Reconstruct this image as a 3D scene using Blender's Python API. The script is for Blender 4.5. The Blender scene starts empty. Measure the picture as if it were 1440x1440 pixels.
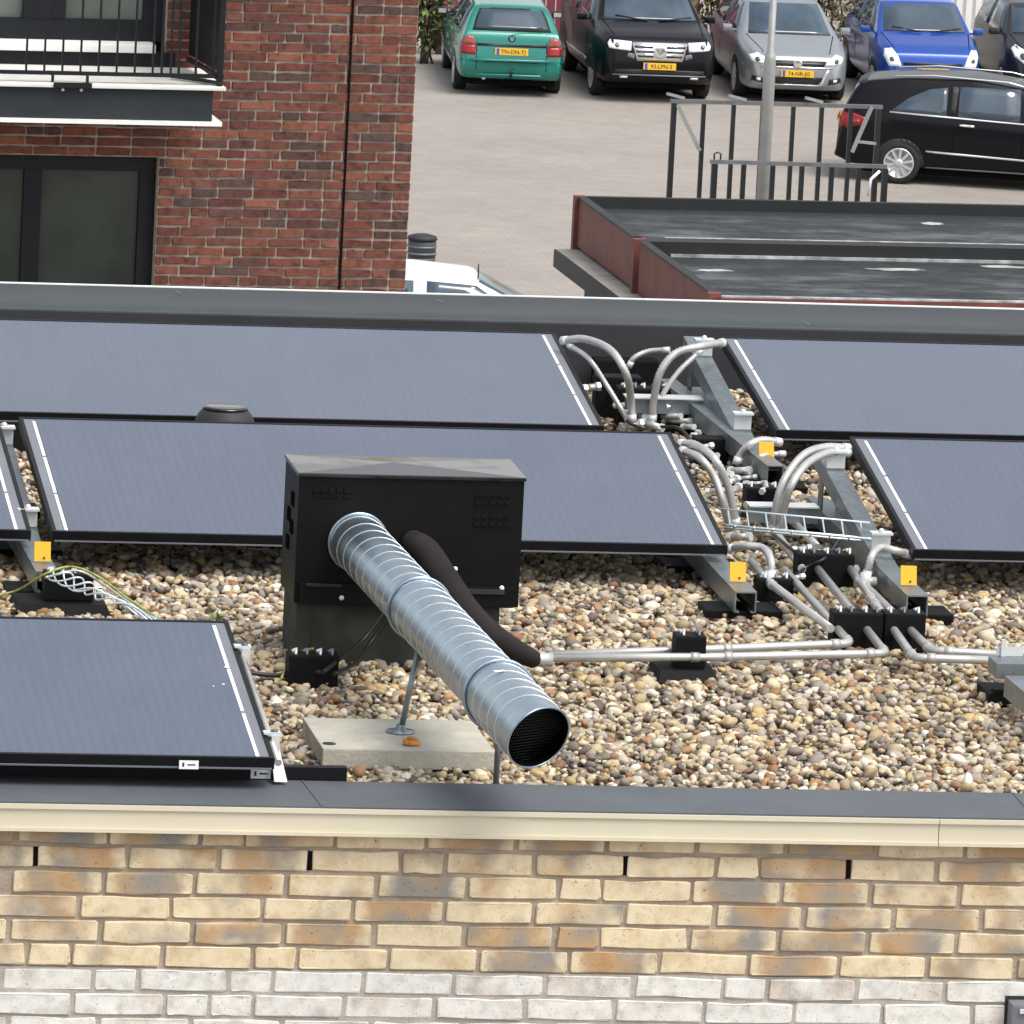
import bpy, bmesh, math, random
import numpy as np
from mathutils import Vector, Matrix
from mathutils.bvhtree import BVHTree

random.seed(7)
rng = np.random.default_rng(7)
sc = bpy.context.scene
col = sc.collection

# ------------------------------------------------------------------ camera
CAM_F = 13000.0                       # focal length in pixels of a 1440 px wide frame
PITCH, YAW, ROLL = (math.radians(a) for a in (10.159, 9.322, 2.929))
CAM = np.array([0.0, 0.0, 4.660])
FW = np.array([math.sin(YAW)*math.cos(PITCH), math.cos(YAW)*math.cos(PITCH), -math.sin(PITCH)])
R0 = np.array([math.cos(YAW), -math.sin(YAW), 0.0]); U0 = np.cross(R0, FW)
RT = math.cos(ROLL)*R0 + math.sin(ROLL)*U0
UP = -math.sin(ROLL)*R0 + math.cos(ROLL)*U0
cam_data = bpy.data.cameras.new('camera')
cam_data.sensor_width = 36.0; cam_data.lens = CAM_F/1440*36.0
cam_data.clip_start = 0.5; cam_data.clip_end = 3000
cam = bpy.data.objects.new('camera', cam_data); col.objects.link(cam)
m = Matrix(((RT[0], UP[0], -FW[0], CAM[0]), (RT[1], UP[1], -FW[1], CAM[1]), (RT[2], UP[2], -FW[2], CAM[2]), (0, 0, 0, 1)))
cam.matrix_world = m
sc.camera = cam

# ------------------------------------------------------------------ sky and sun
SUN_EL, SUN_AZ = math.radians(61), math.radians(138)     # azimuth clockwise from +Y
w = bpy.data.worlds.new('World'); sc.world = w; w.use_nodes = True
nt = w.node_tree; nt.nodes.clear()
sky = nt.nodes.new('ShaderNodeTexSky'); sky.sky_type = 'NISHITA'; sky.sun_disc = False
sky.sun_elevation = SUN_EL; sky.sun_rotation = SUN_AZ
sky.air_density = 1.2; sky.dust_density = 3.0
bw = nt.nodes.new('ShaderNodeRGBToBW'); mixs = nt.nodes.new('ShaderNodeMixRGB'); mixs.inputs[0].default_value = 0.4
bg = nt.nodes.new('ShaderNodeBackground'); bg.inputs[1].default_value = 0.15
wo = nt.nodes.new('ShaderNodeOutputWorld')
nt.links.new(sky.outputs[0], bw.inputs[0]); nt.links.new(sky.outputs[0], mixs.inputs[1])
nt.links.new(bw.outputs[0], mixs.inputs[2])
ctc = nt.nodes.new('ShaderNodeTexCoord'); cno = nt.nodes.new('ShaderNodeTexNoise'); cno.inputs['Scale'].default_value = 5.0; cno.inputs['Detail'].default_value = 6
crm = nt.nodes.new('ShaderNodeValToRGB'); crm.color_ramp.elements[0].position = 0.40; crm.color_ramp.elements[1].position = 0.60
cwh = nt.nodes.new('ShaderNodeMixRGB'); cwh.blend_type = 'MULTIPLY'; cwh.inputs[0].default_value = 1.0; cwh.inputs[2].default_value = (1.25, 1.22, 1.18, 1)
cmx = nt.nodes.new('ShaderNodeMixRGB')
nt.links.new(ctc.outputs['Generated'], cno.inputs['Vector']); nt.links.new(cno.outputs['Fac'], crm.inputs[0]); nt.links.new(bw.outputs[0], cwh.inputs[1])
nt.links.new(crm.outputs[0], cmx.inputs[0]); nt.links.new(mixs.outputs[0], cmx.inputs[1]); nt.links.new(cwh.outputs[0], cmx.inputs[2]); nt.links.new(cmx.outputs[0], bg.inputs[0]); nt.links.new(bg.outputs[0], wo.inputs[0])
sd = bpy.data.lights.new('sun', 'SUN'); sd.energy = 1.35; sd.angle = math.radians(34); sd.color = (1.0, 0.95, 0.87)
sun = bpy.data.objects.new('sun', sd); col.objects.link(sun)
sdir = Vector((math.sin(SUN_AZ)*math.cos(SUN_EL), math.cos(SUN_AZ)*math.cos(SUN_EL), math.sin(SUN_EL)))
sun.rotation_euler = sdir.to_track_quat('Z', 'Y').to_euler(); sun.location = (0, 0, 60)
sc.view_settings.view_transform = 'Standard'; sc.view_settings.look = 'None'
sc.view_settings.exposure = 0.8; sc.view_settings.gamma = 1.0; sc.view_settings.use_curve_mapping = False

# ------------------------------------------------------------------ helpers
def ray(x, y):
    return FW*CAM_F + RT*(x-720.0) - UP*(y-720.0)
def atz(x, y, z):
    d = ray(x, y); return CAM + d*((z-CAM[2])/d[2])
def aty(x, y, Y):
    d = ray(x, y); return CAM + d*(Y/d[1])
def proj(P):
    d = np.asarray(P, float)-CAM; z = d@FW
    return 720+CAM_F*(d@RT)/z, 720-CAM_F*(d@UP)/z

ORG = {}
def tag(o, label, cat, group=None):
    o['label'] = label; o['category'] = cat
    if group: o['group'] = group
    return o
def thing(name, loc, label, cat, group=None, rz=0.0):
    o = bpy.data.objects.new(name, None); col.objects.link(o)
    o.empty_display_size = 0.1
    o.location = tuple(float(v) for v in loc); o.rotation_euler = (0, 0, rz)
    ORG[o.name] = np.array(loc, float)
    return tag(o, label, cat, group)
def link_mesh(name, me, parent=None, mat=None):
    o = bpy.data.objects.new(name, me); col.objects.link(o)
    if mat is not None and not me.materials: me.materials.append(mat)
    if parent is not None:
        o.parent = parent; ORG[o.name] = ORG.get(parent.name, np.zeros(3))
    else:
        ORG[o.name] = np.zeros(3)
    return o

class MB:
    """collects shapes in world (or local) coordinates and links them as one mesh object"""
    def __init__(s): s.v = []; s.f = []; s.sm = []
    def add(s, vs, fs, smooth=False):
        b = len(s.v); s.v += [tuple(float(c) for c in p) for p in vs]
        s.f += [tuple(i+b for i in f) for f in fs]; s.sm += [smooth]*len(fs); return s
    def hexa(s, p, smooth=False):      # 8 corners: bottom 4 ccw, top 4 ccw
        return s.add(p, [(3, 2, 1, 0), (4, 5, 6, 7), (0, 1, 5, 4), (1, 2, 6, 5), (2, 3, 7, 6), (3, 0, 4, 7)], smooth)
    def box(s, x0, x1, y0, y1, z0, z1, b=0.0):
        if b <= 0:
            return s.hexa([(x0, y0, z0), (x1, y0, z0), (x1, y1, z0), (x0, y1, z0), (x0, y0, z1), (x1, y0, z1), (x1, y1, z1), (x0, y1, z1)])
        bm = bmesh.new(); bmesh.ops.create_cube(bm, size=1.0)
        for v in bm.verts: v.co = ((x0+x1)/2+v.co.x*(x1-x0), (y0+y1)/2+v.co.y*(y1-y0), (z0+z1)/2+v.co.z*(z1-z0))
        bmesh.ops.bevel(bm, geom=bm.edges[:], offset=b, segments=2, affect='EDGES', profile=0.7)
        bm.verts.index_update()
        s.add([v.co for v in bm.verts], [[v.index for v in f.verts] for f in bm.faces]); bm.free(); return s
    def bar(s, p0, p1, w, h, up=(0, 0, 1)):
        p0 = np.array(p0, float); p1 = np.array(p1, float); d = p1-p0; d /= np.linalg.norm(d)
        u = np.array(up, float); r = np.cross(d, u); r /= np.linalg.norm(r); u = np.cross(r, d)
        c = []
        for q in (p0, p1):
            c += [q-r*w/2-u*h/2, q+r*w/2-u*h/2, q+r*w/2+u*h/2, q-r*w/2+u*h/2]
        return s.add(c, [(0, 1, 2, 3), (7, 6, 5, 4), (0, 4, 5, 1), (1, 5, 6, 2), (2, 6, 7, 3), (3, 7, 4, 0)])
    def channel(s, p0, p1, w, h, t, up=(0, 0, 1)):
        """open C rail: top, two sides with real thickness"""
        p0 = np.array(p0, float); p1 = np.array(p1, float); d = p1-p0; d /= np.linalg.norm(d)
        u = np.array(up, float); r = np.cross(d, u); r /= np.linalg.norm(r); u = np.cross(r, d)
        s.bar(p0+u*(h/2-t/2), p1+u*(h/2-t/2), w, t, up)
        for k in (-1, 1):
            s.bar(p0+r*k*(w/2-t/2)-u*t/2, p1+r*k*(w/2-t/2)-u*t/2, t, h-t-0.0005, up)
        s.bar(p0-u*(h/2-t/2)-r*w*0.36, p1-u*(h/2-t/2)-r*w*0.36, w*0.2, t*0.98, up)
        s.bar(p0-u*(h/2-t/2)+r*w*0.36, p1-u*(h/2-t/2)+r*w*0.36, w*0.2, t*0.98, up)
        return s
    def tube(s, pts, r, n=10, caps=True, smooth=True):
        pts = [np.array(p, float) for p in pts]; N = len(pts)
        rr = r if hasattr(r, '__len__') else [r]*N
        T = []
        for i in range(N):
            d = pts[min(i+1, N-1)]-pts[max(i-1, 0)]; T.append(d/(np.linalg.norm(d)+1e-12))
        a = np.array([0, 0, 1.0]) if abs(T[0][2]) < 0.9 else np.array([1.0, 0, 0])
        nrm = np.cross(T[0], a); nrm /= np.linalg.norm(nrm)
        vs = []
        for i in range(N):
            nrm = nrm-T[i]*(nrm@T[i]); nrm /= np.linalg.norm(nrm); bn = np.cross(T[i], nrm)
            for k in range(n):
                t = 2*math.pi*k/n; vs.append(pts[i]+(nrm*math.cos(t)+bn*math.sin(t))*rr[i])
        fs = []
        for i in range(N-1):
            for k in range(n):
                fs.append((i*n+k, i*n+(k+1) % n, (i+1)*n+(k+1) % n, (i+1)*n+k))
        s.add(vs, fs, smooth)
        if caps:
            b = len(s.v)-len(vs)
            s.f.append(tuple(b+k for k in reversed(range(n)))); s.sm.append(False)
            s.f.append(tuple(b+(N-1)*n+k for k in range(n))); s.sm.append(False)
        return s
    def lathe(s, c, prof, n=24, axis='z', smooth=True):
        """prof: list of (radius, height)"""
        c = np.array(c, float); vs = []
        for r, h in prof:
            for k in range(n):
                t = 2*math.pi*k/n
                if axis == 'z': vs.append(c+np.array([r*math.cos(t), r*math.sin(t), h]))
                elif axis == 'y': vs.append(c+np.array([r*math.cos(t), h, r*math.sin(t)]))
                else: vs.append(c+np.array([h, r*math.cos(t), r*math.sin(t)]))
        fs = []
        for i in range(len(prof)-1):
            for k in range(n):
                fs.append((i*n+k, i*n+(k+1) % n, (i+1)*n+(k+1) % n, (i+1)*n+k))
        fs.append(tuple(reversed(range(n)))); fs.append(tuple((len(prof)-1)*n+k for k in range(n)))
        return s.add(vs, fs, smooth)
    def build(s, name, mat, parent=None, world=True):
        me = bpy.data.meshes.new(name)
        off = ORG.get(parent.name, np.zeros(3)) if (parent is not None and world) else np.zeros(3)
        me.from_pydata([tuple(np.array(p)-off) for p in s.v], [], s.f)
        me.polygons.foreach_set('use_smooth', s.sm)
        bm = bmesh.new(); bm.from_mesh(me); bmesh.ops.recalc_face_normals(bm, faces=bm.faces[:]); bm.to_mesh(me); bm.free()
        me.materials.append(mat)
        return link_mesh(name, me, parent)

def copy_tree(o, parent=None):
    c = o.copy(); col.objects.link(c); c.parent = parent
    for ch in list(o.children): copy_tree(ch, c)
    return c

def spline(P, n=24):
    """Catmull-Rom through control points"""
    P = [np.array(p, float) for p in P]
    Q = [2*P[0]-P[1]]+P+[2*P[-1]-P[-2]]; out = []
    for i in range(1, len(Q)-2):
        for k in range(n):
            t = k/n; a, b, c_, d = Q[i-1], Q[i], Q[i+1], Q[i+2]
            out.append(0.5*((2*b)+(-a+c_)*t+(2*a-5*b+4*c_-d)*t*t+(-a+3*b-3*c_+d)*t**3))
    out.append(P[-1]); return out

# ------------------------------------------------------------------ materials
class NT:
    def __init__(s, name):
        s.m = bpy.data.materials.new(name); s.m.use_nodes = True; s.t = s.m.node_tree
        s.b = s.t.nodes['Principled BSDF']
    def n(s, kind, **kw):
        o = s.t.nodes.new('ShaderNode'+kind)
        for k, v in kw.items(): setattr(o, k, v)
        return o
    def l(s, a, b): s.t.links.new(a, b)
    def coord(s, out='Object', scale=(1, 1, 1), jitter=False):
        tc = s.n('TexCoord'); mp = s.n('Mapping'); mp.inputs['Scale'].default_value = scale
        if jitter:
            oi = s.n('ObjectInfo'); mu = s.n('VectorMath', operation='SCALE'); cb = s.n('CombineXYZ')
            s.l(oi.outputs['Random'], cb.inputs[0]); s.l(oi.outputs['Random'], cb.inputs[1]); s.l(oi.outputs['Random'], cb.inputs[2])
            s.l(cb.outputs[0], mu.inputs[0]); mu.inputs['Scale'].default_value = 57.3
            ad = s.n('VectorMath', operation='ADD'); s.l(tc.outputs[out], ad.inputs[0]); s.l(mu.outputs[0], ad.inputs[1])
            s.l(ad.outputs[0], mp.inputs[0])
        else: s.l(tc.outputs[out], mp.inputs[0])
        return mp.outputs[0]
    def noise(s, vec, scale, detail=4, rough=0.55):
        o = s.n('TexNoise'); o.inputs['Scale'].default_value = scale; o.inputs['Detail'].default_value = detail
        o.inputs['Roughness'].default_value = rough; s.l(vec, o.inputs['Vector']); return o.outputs['Fac']
    def ramp(s, fac, stops, interp='LINEAR'):
        o = s.n('ValToRGB'); o.color_ramp.interpolation = interp; e = o.color_ramp.elements
        while len(e) < len(stops): e.new(0.5)
        for i, (p, c) in enumerate(stops): e[i].position = p; e[i].color = (*c, 1) if len(c) == 3 else c
        s.l(fac, o.inputs[0]); return o.outputs[0]
    def mix(s, fac, a, b, mode='MIX'):
        o = s.n('MixRGB', blend_type=mode)
        for i, v in ((0, fac), (1, a), (2, b)):
            if isinstance(v, (int, float)): o.inputs[i].default_value = v
            elif isinstance(v, tuple): o.inputs[i].default_value = (*v, 1)
            else: s.l(v, o.inputs[i])
        return o.outputs[0]
    def color(s, c):
        if isinstance(c, tuple): s.b.inputs['Base Color'].default_value = (*c, 1)
        else: s.l(c, s.b.inputs['Base Color'])
    def bump(s, h, strength=0.3, dist=0.01):
        o = s.n('Bump'); o.inputs['Strength'].default_value = strength; o.inputs['Distance'].default_value = dist
        s.l(h, o.inputs['Height']); s.l(o.outputs[0], s.b.inputs['Normal'])
    def set(s, **kw):
        for k, v in kw.items(): s.b.inputs[k.replace('_', ' ')].default_value = v
        return s.m

def plain(name, c, rough=0.5, metal=0.0, var=0.12, nscale=6.0, bump=0.0, spec=0.5, out='Object'):
    t = NT(name); v = t.coord(out); n = t.noise(v, nscale, 5)
    lo = tuple(x*(1-var) for x in c); hi = tuple(min(1, x*(1+var)) for x in c)
    t.color(t.ramp(n, [(0.3, lo), (0.7, hi)]))
    if bump: t.bump(t.noise(v, nscale*8, 3), bump, 0.005)
    return t.set(Roughness=rough, Metallic=metal, Specular_IOR_Level=spec)

M = {}
# --- near wall bricks: cream clay with orange and grey firing marks; tint comes per brick through the object colour
def brick_material(name, kind):
    t = NT(name); v = t.coord('Object', (1, 1, 1), jitter=True)
    oi = t.n('ObjectInfo')
    big = t.noise(v, 9.0, 3, 0.45); mid = t.noise(v, 28.0, 4, 0.6); fine = t.noise(v, 160.0, 3, 0.6)
    if kind == 'cream':
        base = t.ramp(mid, [(0.3, (0.57, 0.455, 0.285)), (0.5, (0.68, 0.57, 0.39)), (0.8, (0.74, 0.64, 0.47))])
        tone = t.noise(v, 10.0, 2, 0.4)
        burn = t.ramp(tone, [(0.34, (0.27, 0.25, 0.23)), (0.47, (0.36, 0.28, 0.20)), (0.60, (0.45, 0.305, 0.175)), (0.74, (0.42, 0.25, 0.125))])
        sep = t.n('SeparateColor'); t.l(oi.outputs['Color'], sep.inputs[0])
        # object colour red channel = how burnt this brick is
        mm = t.n('MapRange'); t.l(big, mm.inputs[0]); mm.inputs[1].default_value = 0.30; mm.inputs[2].default_value = 0.70
        ad = t.n('Math', operation='ADD'); t.l(mm.outputs[0], ad.inputs[0]); t.l(sep.outputs[0], ad.inputs[1])
        sb = t.n('Math', operation='SUBTRACT', use_clamp=True); t.l(ad.outputs[0], sb.inputs[0]); sb.inputs[1].default_value = 0.62
        mu = t.n('Math', operation='MULTIPLY', use_clamp=True); t.l(sb.outputs[0], mu.inputs[0]); mu.inputs[1].default_value = 1.7
        tc2 = t.n('TexCoord'); sx = t.n('SeparateXYZ'); t.l(tc2.outputs['Object'], sx.inputs[0]); ab = t.n('Math', operation='ABSOLUTE'); t.l(sx.outputs[0], ab.inputs[0])
        wob = t.n('Math', operation='MULTIPLY_ADD'); t.l(mid, wob.inputs[0]); wob.inputs[1].default_value = 0.05; t.l(ab.outputs[0], wob.inputs[2])
        fo = t.n('MapRange', interpolation_type='SMOOTHSTEP'); t.l(wob.outputs[0], fo.inputs[0]); fo.inputs[1].default_value = 0.085; fo.inputs[2].default_value = 0.125; fo.inputs[3].default_value = 1.0; fo.inputs[4].default_value = 0.12
        gt = t.n('Math', operation='GREATER_THAN'); t.l(sep.outputs[1], gt.inputs[0]); gt.inputs[1].default_value = 0.72
        mx = t.n('Math', operation='MAXIMUM'); t.l(gt.outputs[0], mx.inputs[0]); t.l(fo.outputs[0], mx.inputs[1])
        mu2 = t.n('Math', operation='MULTIPLY'); t.l(mu.outputs[0], mu2.inputs[0]); t.l(mx.outputs[0], mu2.inputs[1])
        c = t.mix(mu2.outputs[0], base, burn)
    else:
        base = t.ramp(mid, [(0.28, (0.50, 0.48, 0.44)), (0.5, (0.66, 0.65, 0.61)), (0.75, (0.76, 0.75, 0.71))])
        burn = t.ramp(mid, [(0.35, (0.33, 0.33, 0.335)), (0.6, (0.58, 0.48, 0.38))])
        sep = t.n('SeparateColor'); t.l(oi.outputs['Color'], sep.inputs[0])
        mm = t.n('MapRange'); t.l(big, mm.inputs[0]); mm.inputs[1].default_value = 0.4; mm.inputs[2].default_value = 0.65
        ad = t.n('Math', operation='ADD'); t.l(mm.outputs[0], ad.inputs[0]); t.l(sep.outputs[0], ad.inputs[1])
        sb = t.n('Math', operation='SUBTRACT', use_clamp=True); t.l(ad.outputs[0], sb.inputs[0]); sb.inputs[1].default_value = 0.8
        c = t.mix(sb.outputs[0], base, burn)
    pits = t.ramp(fine, [(0.30, (0.25, 0.2, 0.16)), (0.36, (1, 1, 1))])
    c = t.mix(0.8, c, pits, 'MULTIPLY')
    t.color(c)
    hm = t.mix(0.5, mid, fine); t.bump(hm, 0.35, 0.004)
    return t.set(Roughness=0.9, Specular_IOR_Level=0.2)
M['cream_brick'] = brick_material('cream_brick', 'cream'); M['pale_brick'] = brick_material('pale_brick', 'pale')
def red_material():
    t = NT('red_brick'); v = t.coord('Object', (1, 1, 1), jitter=True); oi = t.n('ObjectInfo')
    mid = t.noise(v, 20.0, 4, 0.6); fine = t.noise(v, 90.0, 2)
    c = t.mix(1.0, t.ramp(mid, [(0.3, (0.50, 0.52, 0.54)), (0.52, (1, 1, 1)), (0.8, (1.15, 1.12, 1.1))]), oi.outputs['Color'], 'MULTIPLY')
    t.color(c); t.bump(fine, 0.4, 0.006)
    return t.set(Roughness=0.88, Specular_IOR_Level=0.25)
M['red_brick'] = red_material()
def red_joined_material():
    t = NT('red_brick_joined'); v = t.coord('Object'); at = t.n('Attribute'); at.attribute_name = 'Col'
    c = t.mix(1.0, t.ramp(t.noise(v, 20, 4), [(0.3, (0.62, 0.60, 0.60)), (0.6, (1, 1, 1))]), at.outputs['Color'], 'MULTIPLY')
    t.color(c); return t.set(Roughness=0.88, Specular_IOR_Level=0.25)
M['red_brick_joined'] = red_joined_material()
M['mortar'] = plain('mortar', (0.36, 0.305, 0.245), 0.95, var=0.2, nscale=14, bump=0.6, spec=0.1)
M['pale_mortar'] = plain('pale_mortar', (0.40, 0.37, 0.33), 0.95, var=0.2, nscale=14, bump=0.6, spec=0.1)
M['red_mortar'] = plain('red_mortar', (0.37, 0.32, 0.27), 0.95, var=0.25, nscale=4, spec=0.1)
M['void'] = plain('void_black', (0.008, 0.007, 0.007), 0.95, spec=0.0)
M['fascia'] = plain('cream_aluminium', (0.62, 0.57, 0.44), 0.45, var=0.05, nscale=3)
def membrane(name, a, b):
    t = NT(name); v = t.coord('Object'); n = t.noise(v, 5, 6, 0.65); n2 = t.noise(v, 220, 2)
    t.color(t.mix(0.25, t.ramp(n, [(0.3, a), (0.7, b)]), t.ramp(n2, [(0.3, a), (0.7, b)]))); t.bump(n2, 0.25, 0.002)
    return t.set(Roughness=0.62, Specular_IOR_Level=0.4)
M['membrane'] = membrane('roof_membrane', (0.066, 0.076, 0.090), (0.098, 0.108, 0.122))
M['membrane_rear'] = membrane('rear_membrane', (0.030, 0.037, 0.042), (0.046, 0.054, 0.059))
M['membrane_dark'] = membrane('roof_membrane_dark', (0.018, 0.018, 0.022), (0.028, 0.028, 0.033))
M['gravel_bed'] = plain('gravel_bed', (0.10, 0.08, 0.06), 0.95, var=0.4, nscale=40, spec=0.1)
def stone_material():
    t = NT('river_gravel'); at = t.n('Attribute'); at.attribute_name = 'Col'; v = t.coord('Object')
    n = t.noise(v, 110, 3); t.color(t.mix(0.35, at.outputs['Color'], t.ramp(n, [(0.3, (0.45, 0.42, 0.38)), (0.6, (1, 1, 1))]), 'MULTIPLY'))
    return t.set(Roughness=0.7, Specular_IOR_Level=0.35)
M['stone'] = stone_material()
def glass_panel():
    t = NT('collector_glass'); v = t.coord('Object')
    wv = t.n('TexWave', wave_type='BANDS', bands_direction='X'); wv.inputs['Scale'].default_value = 12.0; wv.inputs['Distortion'].default_value = 0.0
    t.l(v, wv.inputs['Vector'])
    n = t.noise(v, 3.0, 7, 0.65); n2 = t.noise(v, 240, 2); st = t.noise(t.coord('Object', (9, 0.8, 1)), 3.0, 5, 0.6)
    c = t.ramp(wv.outputs['Fac'], [(0.0, (0.042, 0.064, 0.114)), (0.3, (0.046, 0.069, 0.121)), (1.0, (0.049, 0.072, 0.125))])
    dust = t.ramp(n, [(0.35, (0.0, 0.0, 0.0)), (0.75, (0.016, 0.015, 0.012))]); streak = t.ramp(st, [(0.42, (0, 0, 0)), (0.8, (0.007, 0.007, 0.007))])
    c = t.mix(1.0, c, dust, 'ADD'); c = t.mix(1.0, c, streak, 'ADD')
    t.color(c)
    r = t.n('MapRange'); t.l(n, r.inputs[0]); r.inputs[3].default_value = 0.08; r.inputs[4].default_value = 0.24; t.l(r.outputs[0], t.b.inputs['Roughness'])
    t.bump(n2, 0.02, 0.0004)
    return t.set(Specular_IOR_Level=0.9)
M['panel_glass'] = glass_panel()
M['frame_black'] = plain('black_anodised', (0.005, 0.005, 0.007), 0.45, var=0.2, spec=0.22)
M['edge_grey'] = plain('panel_edge_grey', (0.15, 0.16, 0.18), 0.4, var=0.08)
M['busbar'] = plain('busbar_silver', (0.82, 0.83, 0.84), 0.35, var=0.04)
def galvanised(name, a, b, rough=0.4, metal=0.75):
    t = NT(name); v = t.coord('Object'); vo = t.n('TexVoronoi'); vo.inputs['Scale'].default_value = 55; t.l(v, vo.inputs['Vector'])
    n = t.noise(v, 7, 5); c = t.mix(0.45, t.ramp(n, [(0.3, a), (0.7, b)]), t.ramp(vo.outputs['Color'], [(0.2, a), (0.8, b)]))
    t.color(c); rr = t.n('MapRange'); t.l(n, rr.inputs[0]); rr.inputs[3].default_value = rough-0.08; rr.inputs[4].default_value = rough+0.12
    t.l(rr.outputs[0], t.b.inputs['Roughness']); return t.set(Metallic=metal)
M['galv'] = galvanised('galvanised_steel', (0.18, 0.21, 0.225), (0.29, 0.33, 0.345), 0.40, 0.78)
M['duct'] = galvanised('spiral_duct_zinc', (0.30, 0.38, 0.44), (0.43, 0.51, 0.57), 0.30, 0.92)
M['seam'] = plain('duct_seam', (0.75, 0.80, 0.83), 0.3, metal=0.6, var=0.05)
M['box_black'] = plain('black_powder_coat', (0.005, 0.005, 0.0055), 0.5, var=0.25, nscale=9, bump=0.05, spec=0.16)
def lid_mat():
    t = NT('wet_black_lid'); v = t.coord('Object'); n = t.noise(v, 6, 4)
    t.color(t.ramp(n, [(0.35, (0.007, 0.007, 0.008)), (0.65, (0.018, 0.016, 0.016))]))
    r = t.n('MapRange'); t.l(n, r.inputs[0]); r.inputs[1].default_value = 0.42; r.inputs[2].default_value = 0.56; r.inputs[3].default_value = 0.05; r.inputs[4].default_value = 0.22
    t.l(r.outputs[0], t.b.inputs['Roughness']); return t.set(Specular_IOR_Level=0.8)
M['lid'] = lid_mat()
M['pedestal'] = plain('bitumen_upstand', (0.040, 0.044, 0.037), 0.8, var=0.4, nscale=8, bump=0.3, spec=0.2)
M['rubber'] = plain('black_rubber', (0.005, 0.005, 0.0055), 0.65, var=0.3, nscale=20, bump=0.2, spec=0.15)
M['foam'] = plain('pipe_foam', (0.022, 0.018, 0.020), 0.9, var=0.2, nscale=20, spec=0.2)
M['pipe'] = plain('white_pipe', (0.48, 0.48, 0.465), 0.30, metal=0.45, var=0.10, nscale=14)
M['hose'] = plain('ribbed_hose', (0.50, 0.50, 0.49), 0.34, metal=0.4, var=0.12, nscale=30)
M['concrete'] = plain('concrete_tile', (0.40, 0.385, 0.33), 0.9, var=0.16, nscale=11, bump=0.4, spec=0.2)
M['yellow'] = plain('yellow_tag', (0.74, 0.40, 0.012), 0.45, var=0.04)
M['sticker'] = plain('white_sticker', (0.85, 0.86, 0.86), 0.5, var=0.02)
M['ink'] = plain('black_ink', (0.02, 0.02, 0.02), 0.6)
M['tray_wire'] = plain('zinc_wire', (0.62, 0.72, 0.76), 0.35, metal=0.4, var=0.06)
M['earth_cable'] = plain('green_yellow_cable', (0.30, 0.33, 0.07), 0.55, var=0.5, nscale=60)
M['cable_black'] = plain('black_cable', (0.012, 0.012, 0.012), 0.5)
M['rust_wood'] = plain('orange_brown_nut', (0.50, 0.20, 0.04), 0.7, var=0.3, nscale=60)
M['clamp'] = plain('clamp_aluminium', (0.66, 0.68, 0.69), 0.35, metal=0.3, var=0.06)
M['grass'] = plain('grass_blade', (0.16, 0.24, 0.03), 0.7, var=0.3, nscale=40)
M['dropping'] = plain('dried_dropping', (0.75, 0.76, 0.74), 0.8)
# far buildings / lot
M['anthracite'] = plain('anthracite_paint', (0.009, 0.011, 0.014), 0.5, var=0.12, nscale=3, spec=0.25)
M['slab_paint'] = plain('slab_anthracite', (0.024, 0.029, 0.034), 0.65, var=0.15, nscale=4, spec=0.25)
M['white_paint'] = plain('white_paint', (0.76, 0.77, 0.76), 0.55, var=0.05, nscale=5)
M['balcony_floor'] = plain('pale_balcony_floor', (0.66, 0.66, 0.63), 0.7, var=0.08, nscale=6)
def window_glass(name, a, b, rough=0.05, spec=0.5):
    t = NT(name); v = t.coord('Object'); n = t.noise(v, 1.6, 3)
    t.color(t.ramp(n, [(0.35, a), (0.65, b)])); return t.set(Roughness=rough, Specular_IOR_Level=spec)
M['dark_glass'] = window_glass('dark_window_glass', (0.012, 0.018, 0.015), (0.040, 0.052, 0.044), 0.08, 0.4)  # grey-green reflection is put into the base colour
M['curtain_glass'] = window_glass('curtained_window_glass', (0.07, 0.09, 0.08), (0.13, 0.155, 0.14), 0.12)
def paving():
    t = NT('brick_paving'); v = t.coord('Object'); br = t.n('TexBrick'); br.inputs['Scale'].default_value = 1.0
    br.inputs['Brick Width'].default_value = 0.21; br.inputs['Row Height'].default_value = 0.105; br.inputs['Mortar Size'].default_value = 0.006
    br.inputs['Color1'].default_value = (0.295, 0.272, 0.248, 1); br.inputs['Color2'].default_value = (0.272, 0.252, 0.230, 1); br.inputs['Mortar'].default_value = (0.225, 0.206, 0.186, 1)
    t.l(v, br.inputs['Vector'])
    n = t.noise(v, 0.35, 6, 0.65); n3 = t.noise(v, 3.0, 4, 0.6)
    c = t.mix(0.8, br.outputs[0], t.ramp(n, [(0.3, (0.90, 0.89, 0.89)), (0.7, (1.12, 1.11, 1.10))]), 'MULTIPLY')
    c = t.mix(0.6, c, t.ramp(n3, [(0.3, (0.88, 0.88, 0.88)), (0.7, (1.10, 1.10, 1.10))]), 'MULTIPLY')
    t.color(c); return t.set(Roughness=0.9, Specular_IOR_Level=0.2)
M['paving'] = paving()
M['fascia_red'] = plain('oxide_red_board', (0.135, 0.038, 0.030), 0.6, var=0.25, nscale=3)
M['concrete_beam'] = plain('concrete_beam', (0.30, 0.28, 0.25), 0.9, var=0.2, nscale=3)
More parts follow.
